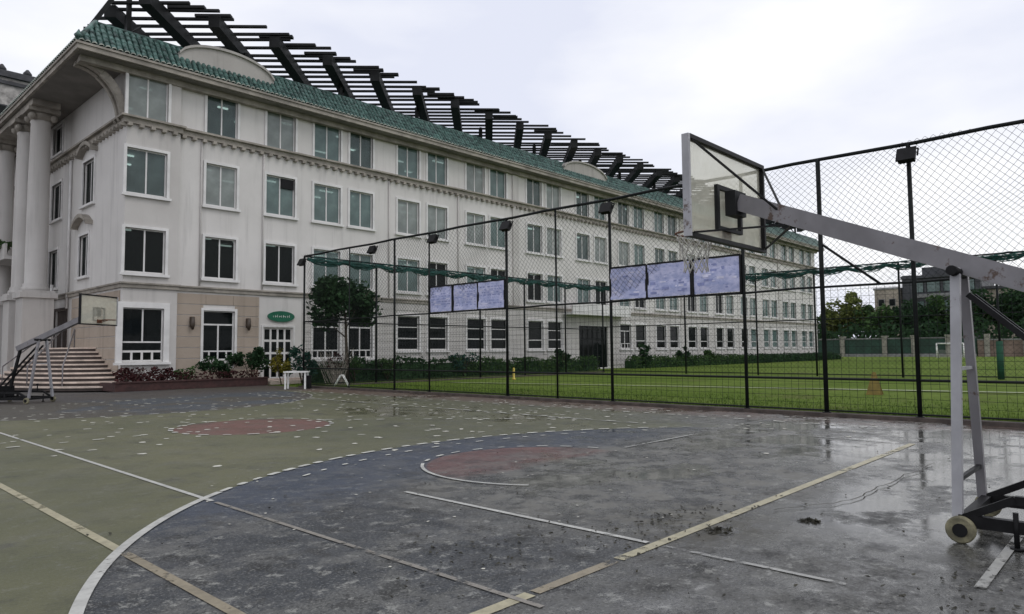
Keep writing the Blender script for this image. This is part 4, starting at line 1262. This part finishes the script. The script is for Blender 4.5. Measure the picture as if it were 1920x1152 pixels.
# brick planter
pl = empty('brick_planter', (14.3, 33.7, 0), 'low maroon brick planter along the foot of the school corner', 'planter')
b = MB(); b.box(10.5, 33.55, 0, 17.6, 33.75, .36); b.box(10.5, 33.75, 0, 10.7, 35.6, .36); b.box(17.4, 33.75, 0, 17.6, 35.6, .36); b.box(10.45, 33.5, .36, 17.65, 33.8, .42); b.build('brick_wall', M_BRICK, pl)
b = MB(); b.box(10.7, 33.75, 0, 17.4, 35.6, .3); b.build('soil', M_RISER, pl)
b = MB()
for i in range(900):
    x = rng.uniform(10.7, 17.4); y = rng.uniform(33.8, 34.4); p = Vector((x, y, .3+rng.random()*.45)); s_ = rng.uniform(.08, .18)
    u_ = Vector((rng.gauss(0, 1), rng.gauss(0, 1), rng.gauss(0, 1))).normalized(); v_ = u_.cross(Vector((rng.gauss(0, 1), 1, rng.gauss(0, 1)))).normalized()
    b.face([p-u_*s_*.5, p+v_*s_*.3, p+u_*s_*.5, p-v_*s_*.3])
o = b.build('ground_cover', M_LEAFR, None); tag(o, 'low reddish ground cover filling the maroon brick planter', 'ground cover', kind='stuff')
bush('balcony_plant', 9.5, 50.0, .7, 1.2, 1.3, 500, .2, M_LEAFM, 'grey green plant hanging over the balcony edge at far left', g_, 51, z0=7.4)

# ---------------------------------------------------------------- small furniture
t_ = empty('table', (16.55, 28.9, 0), 'small white table standing at the court edge before the shrubs', 'table')
ax = Vector((.71, -.70, 0)); ay = Vector((.70, .71, 0))
tc_ = Vector((16.55, 28.9, 0))
MT = Matrix.Translation(tc_) @ Matrix.Rotation(math.atan2(-.7, .71), 4, 'Z')
b = MB(); b.box(-.52, -.3, .74, .52, .3, .80, 0, MT); b.build('tabletop', M_WHITE, t_)
for ex in (-.44, .44):
    for ey in (-.23, .23):
        b = MB(); b.box(ex-.035, ey-.035, 0, ex+.035, ey+.035, .74, 0, MT); b.build('leg', M_WHITE, t_)
bn = empty('storage_bin', (17.0, 28.75, 0), 'dark bin tucked under the right end of the white table', 'bin')
b = MB(); M2 = Matrix.Translation(Vector((17.0, 28.72, 0))) @ Matrix.Rotation(math.atan2(-.7, .71), 4, 'Z')
b.box(-.14, -.16, 0, .14, .16, .55, 0, M2); b.build('body', M_BLACK, bn)
b = MB(); b.box(-.16, -.18, .55, .16, .18, .6, 0, M2); b.build('lid', M_STEEL, bn)
af = empty('trestle_frame', (18.6, 28.4, 0), 'small white A shaped trestle on the grass inside the fence', 'trestle')
b = MB()
for o_ in (-.14, .14):
    q = ay*o_
    p0 = Vector((18.6, 28.4, 0))
    b.tube([p0+q-ax*.36, p0+q+Vector((0, 0, .55))-ax*.05, p0+q+Vector((0, 0, .58))+ax*.05, p0+q+ax*.36], .025, 8)
b.tube([p0-ay*.14+Vector((0, 0, .57)), p0+ay*.14+Vector((0, 0, .57))], .025, 8)
b.build('frame', M_WHITE, af)
ys = empty('marker_post', (29.0, 27.0, 0), 'short bright yellow marker post standing on the grass', 'marker')
b = MB(); b.lathe([(.11, 0), (.11, .05), (.065, .08), (.06, .6), (.03, .68)], (29.0, 27.0, 0), 12); b.build('post', M_YEL, ys)
yc = empty('warning_board', (26.6, 7.5, 0), 'amber folding warning board standing on the near grass', 'warning board')
b = MB(); wd = Vector((.2, -.98, 0)); pc = Vector((26.6, 7.5, 0)); nd = Vector((.98, .2, 0))
for s_ in (-1, 1):
    P = [pc+nd*s_*.22-wd*.26, pc+nd*s_*.22+wd*.26, pc+nd*s_*.02+wd*.05+Vector((0, 0, .78)), pc+nd*s_*.02-wd*.05+Vector((0, 0, .78))]
    b.face(P); b.face([p+nd*s_*.03 for p in P[::-1]])
    for e in range(4): b.face([P[e], P[(e+1) % 4], P[(e+1) % 4]+nd*s_*.03, P[e]+nd*s_*.03])
b.build('panel', M_ORG, yc)

# ---------------------------------------------------------------- background beyond the field
hw = empty('boundary_wall', (132, 30, 0), 'dark green boundary hoarding with cream pillars beyond the playing field', 'wall')
b = MB(); b.box(132, 22, 0, 132.4, 62, 3.0); b.build('hoarding', M_HOARD, hw)
b = MB(); b.box(131.9, 22, 3.0, 132.5, 62, 3.22); b.box(131.9, 22, -.01, 132.0, 62, .5); b.build('coping', M_MIDBLD, hw)
for y in (42.2, 35.3, 30.8, 25.8, 47.5, 53):
    b = MB(); b.box(131.6, y-.35, 0, 132.6, y+.35, 3.4); b.box(131.5, y-.45, 3.4, 132.7, y+.45, 3.6); b.build('pillar', M_PILLAR, hw)
tw2 = empty('terracotta_wall', (132, 8, 0), 'pinkish terracotta boundary wall right of the dark green hoarding', 'wall')
b = MB(); b.box(132, -30, 0, 132.4, 21.8, 2.6); b.build('masonry', M_TERRA, tw2)
b = MB(); b.box(131.9, -30, 2.6, 132.5, 21.8, 2.8); b.build('coping', M_MIDBLD, tw2)
for y in (20.5, 15.5, 9, 2):
    b = MB(); b.box(131.6, y-.35, 0, 132.6, y+.35, 3.6); b.build('pillar', M_PILLAR, tw2)
gp = empty('football_goal', (118, 23.0, 0), 'small white football goal far across the field beside the hoop leg', 'goal')
b = MB()
for y in (21.2, 24.6): b.tube([(118, y, 0), (118, y, 2.1)], .09, 8); b.tube([(118, y, 2.1), (119.3, y, 0)], .06, 8)
b.tube([(118, 21.2, 2.1), (118, 24.6, 2.1)], .09, 8); b.build('frame', M_WHITE, gp)
b = MB(); net(b, (118.7, 21.2, 0), (0, 1, 0), 3.4, 0, 1.2, .3, .012, 0); b.build('net', M_NETW, gp)

bgt = [(52.5, 10.2, 5.0, M_LEAFM, 'mid green tree beyond the far end of the school'),
       (47.6, 11.6, 4.6, M_LEAFL, 'yellow green tree just right of the school end'),
       (43.4, 12.8, 5.0, M_LEAFL, 'tallest yellow green tree beyond the field'),
       (39.2, 10.6, 4.2, M_LEAFM, 'mid green tree before the beige block'),
       (35.2, 10.4, 4.8, M_LEAFD, 'dark green tree before the left edge of the dark modern building'),
       (31.6, 9.8, 4.6, M_LEAFD, 'low dark green tree in front of the dark modern building'),
       (28.0, 11.0, 4.8, M_LEAFM, 'mid green tree behind the football goal'),
       (24.2, 12.4, 5.0, M_LEAFD, 'dark green tree right of the hoop leg'),
       (20.2, 11.6, 4.8, M_LEAFM, 'mid green tree left of the pale house'),
       (16.4, 12.2, 5.2, M_LEAFD, 'dark green tree before the pale house'),
       (12.2, 12.6, 5.2, M_LEAFD, 'dark green tree at the right picture edge'),
       (57.5, 11.0, 5.0, M_LEAFD, 'dark green tree showing past the school corner')]
for i, (y, h, rad, m, lb) in enumerate(bgt):
    x = 144+(i*5 % 7)*.8
    tree('background_tree', (x, y, 0), 3, (x, y, h*.56), rad*1.0, rad, h*.47, 2900, .8, m, lb, 'trees beyond the playing field', seed=60+i, lobes=12, tr_=.3)
b = MB()
for i in range(5200):
    y = rng.uniform(-6, 66); x = 139+rng.uniform(0, 4); z = rng.uniform(.2, 5.6)*(1+.15*math.sin(y*.9)); s_ = rng.uniform(.4, 1.0)
    p = Vector((x, y, z)); u_ = Vector((rng.gauss(0, .5), rng.gauss(0, 1), rng.gauss(0, 1))).normalized(); v_ = u_.cross(Vector((1, rng.gauss(0, .4), rng.gauss(0, .4)))).normalized()
    b.face([p-u_*s_*.5, p+v_*s_*.3, p+u_*s_*.5, p-v_*s_*.3])
tag(b.build('undergrowth', M_LEAFD), 'dense dark undergrowth under the trees beyond the boundary wall', 'undergrowth', kind='stuff')

mb_ = empty('modern_building', (176, 32, 0), 'dark modern building with pale floor bands rising above the far trees', 'building')
b = MB(); b.box(170, 27, 0, 186, 41, 16.4); b.build('wall', M_DARKBLD, mb_)
for z, ex in ((8.3, .4), (12.2, .5)):
    b = MB(); b.box(170-ex, 27-ex, z, 186+ex, 40-ex*2, z+.75); b.build('floor_band', M_MIDBLD, mb_)
for z in (9.2, 13.3):
    for k_ in range(4):
        y = 28+k_*3.1
        b = MB(); b.box(169.9, y, z, 170.0, y+2.6, z+2.3); w_ = b.build('window', M_STEEL, mb_)
        b = MB(); b.box(169.86, y+.12, z+.1, 169.9, y+2.48, z+2.2); b.build('pane', M_GLASS_T, w_)
b = MB(); b.box(169.6, 39, 0, 171, 41.4, 17.2); b.box(169.2, 26.2, 16.4, 187, 41.6, 17.0); b.box(172, 29, 17.0, 182, 38, 18.9); b.build('roof', M_DARKBLD, mb_)
bb_ = empty('beige_block', (172, 45, 0), 'beige apartment block left of the dark modern building', 'building')
b = MB(); b.box(168, 41.8, 0, 180, 46.6, 14.3); b.build('wall', M_BEIGE, bb_)
b = MB(); b.box(167.8, 41.75, 14.3, 180.2, 46.8, 14.7); b.build('roof', M_MIDBLD, bb_)
for z in (7.2, 10.6):
    for y in (42.4, 44.6):
        b = MB(); b.box(167.9, y, z, 168, y+1.3, z+1.6); w_ = b.build('window', M_MIDBLD, bb_)
        b = MB(); b.box(167.86, y+.1, z+.1, 167.9, y+1.2, z+1.5); b.build('pane', M_GLASS_D, w_)
ph_ = empty('pale_house', (180, 16, 0), 'pale house with dark windows half hidden by trees at far right', 'building')
b = MB(); b.box(172, 10, 0, 188, 26.5, 13.4); b.build('wall', M_BEIGE, ph_)
b = MB(); b.box(171.4, 9.4, 13.4, 188.6, 27, 14.0); b.box(175, 14, 14.0, 184, 22, 16); b.build('roof', M_SLATE, ph_)
for z in (6.4, 10.2):
    for y in (11, 14.6, 18.2, 22.0):
        b = MB(); b.box(171.9, y, z, 172, y+2.4, z+2.2); w_ = b.build('window', M_MIDBLD, ph_)
        b = MB(); b.box(171.86, y+.12, z+.12, 171.9, y+2.28, z+2.08); b.build('pane', M_GLASS_D, w_)
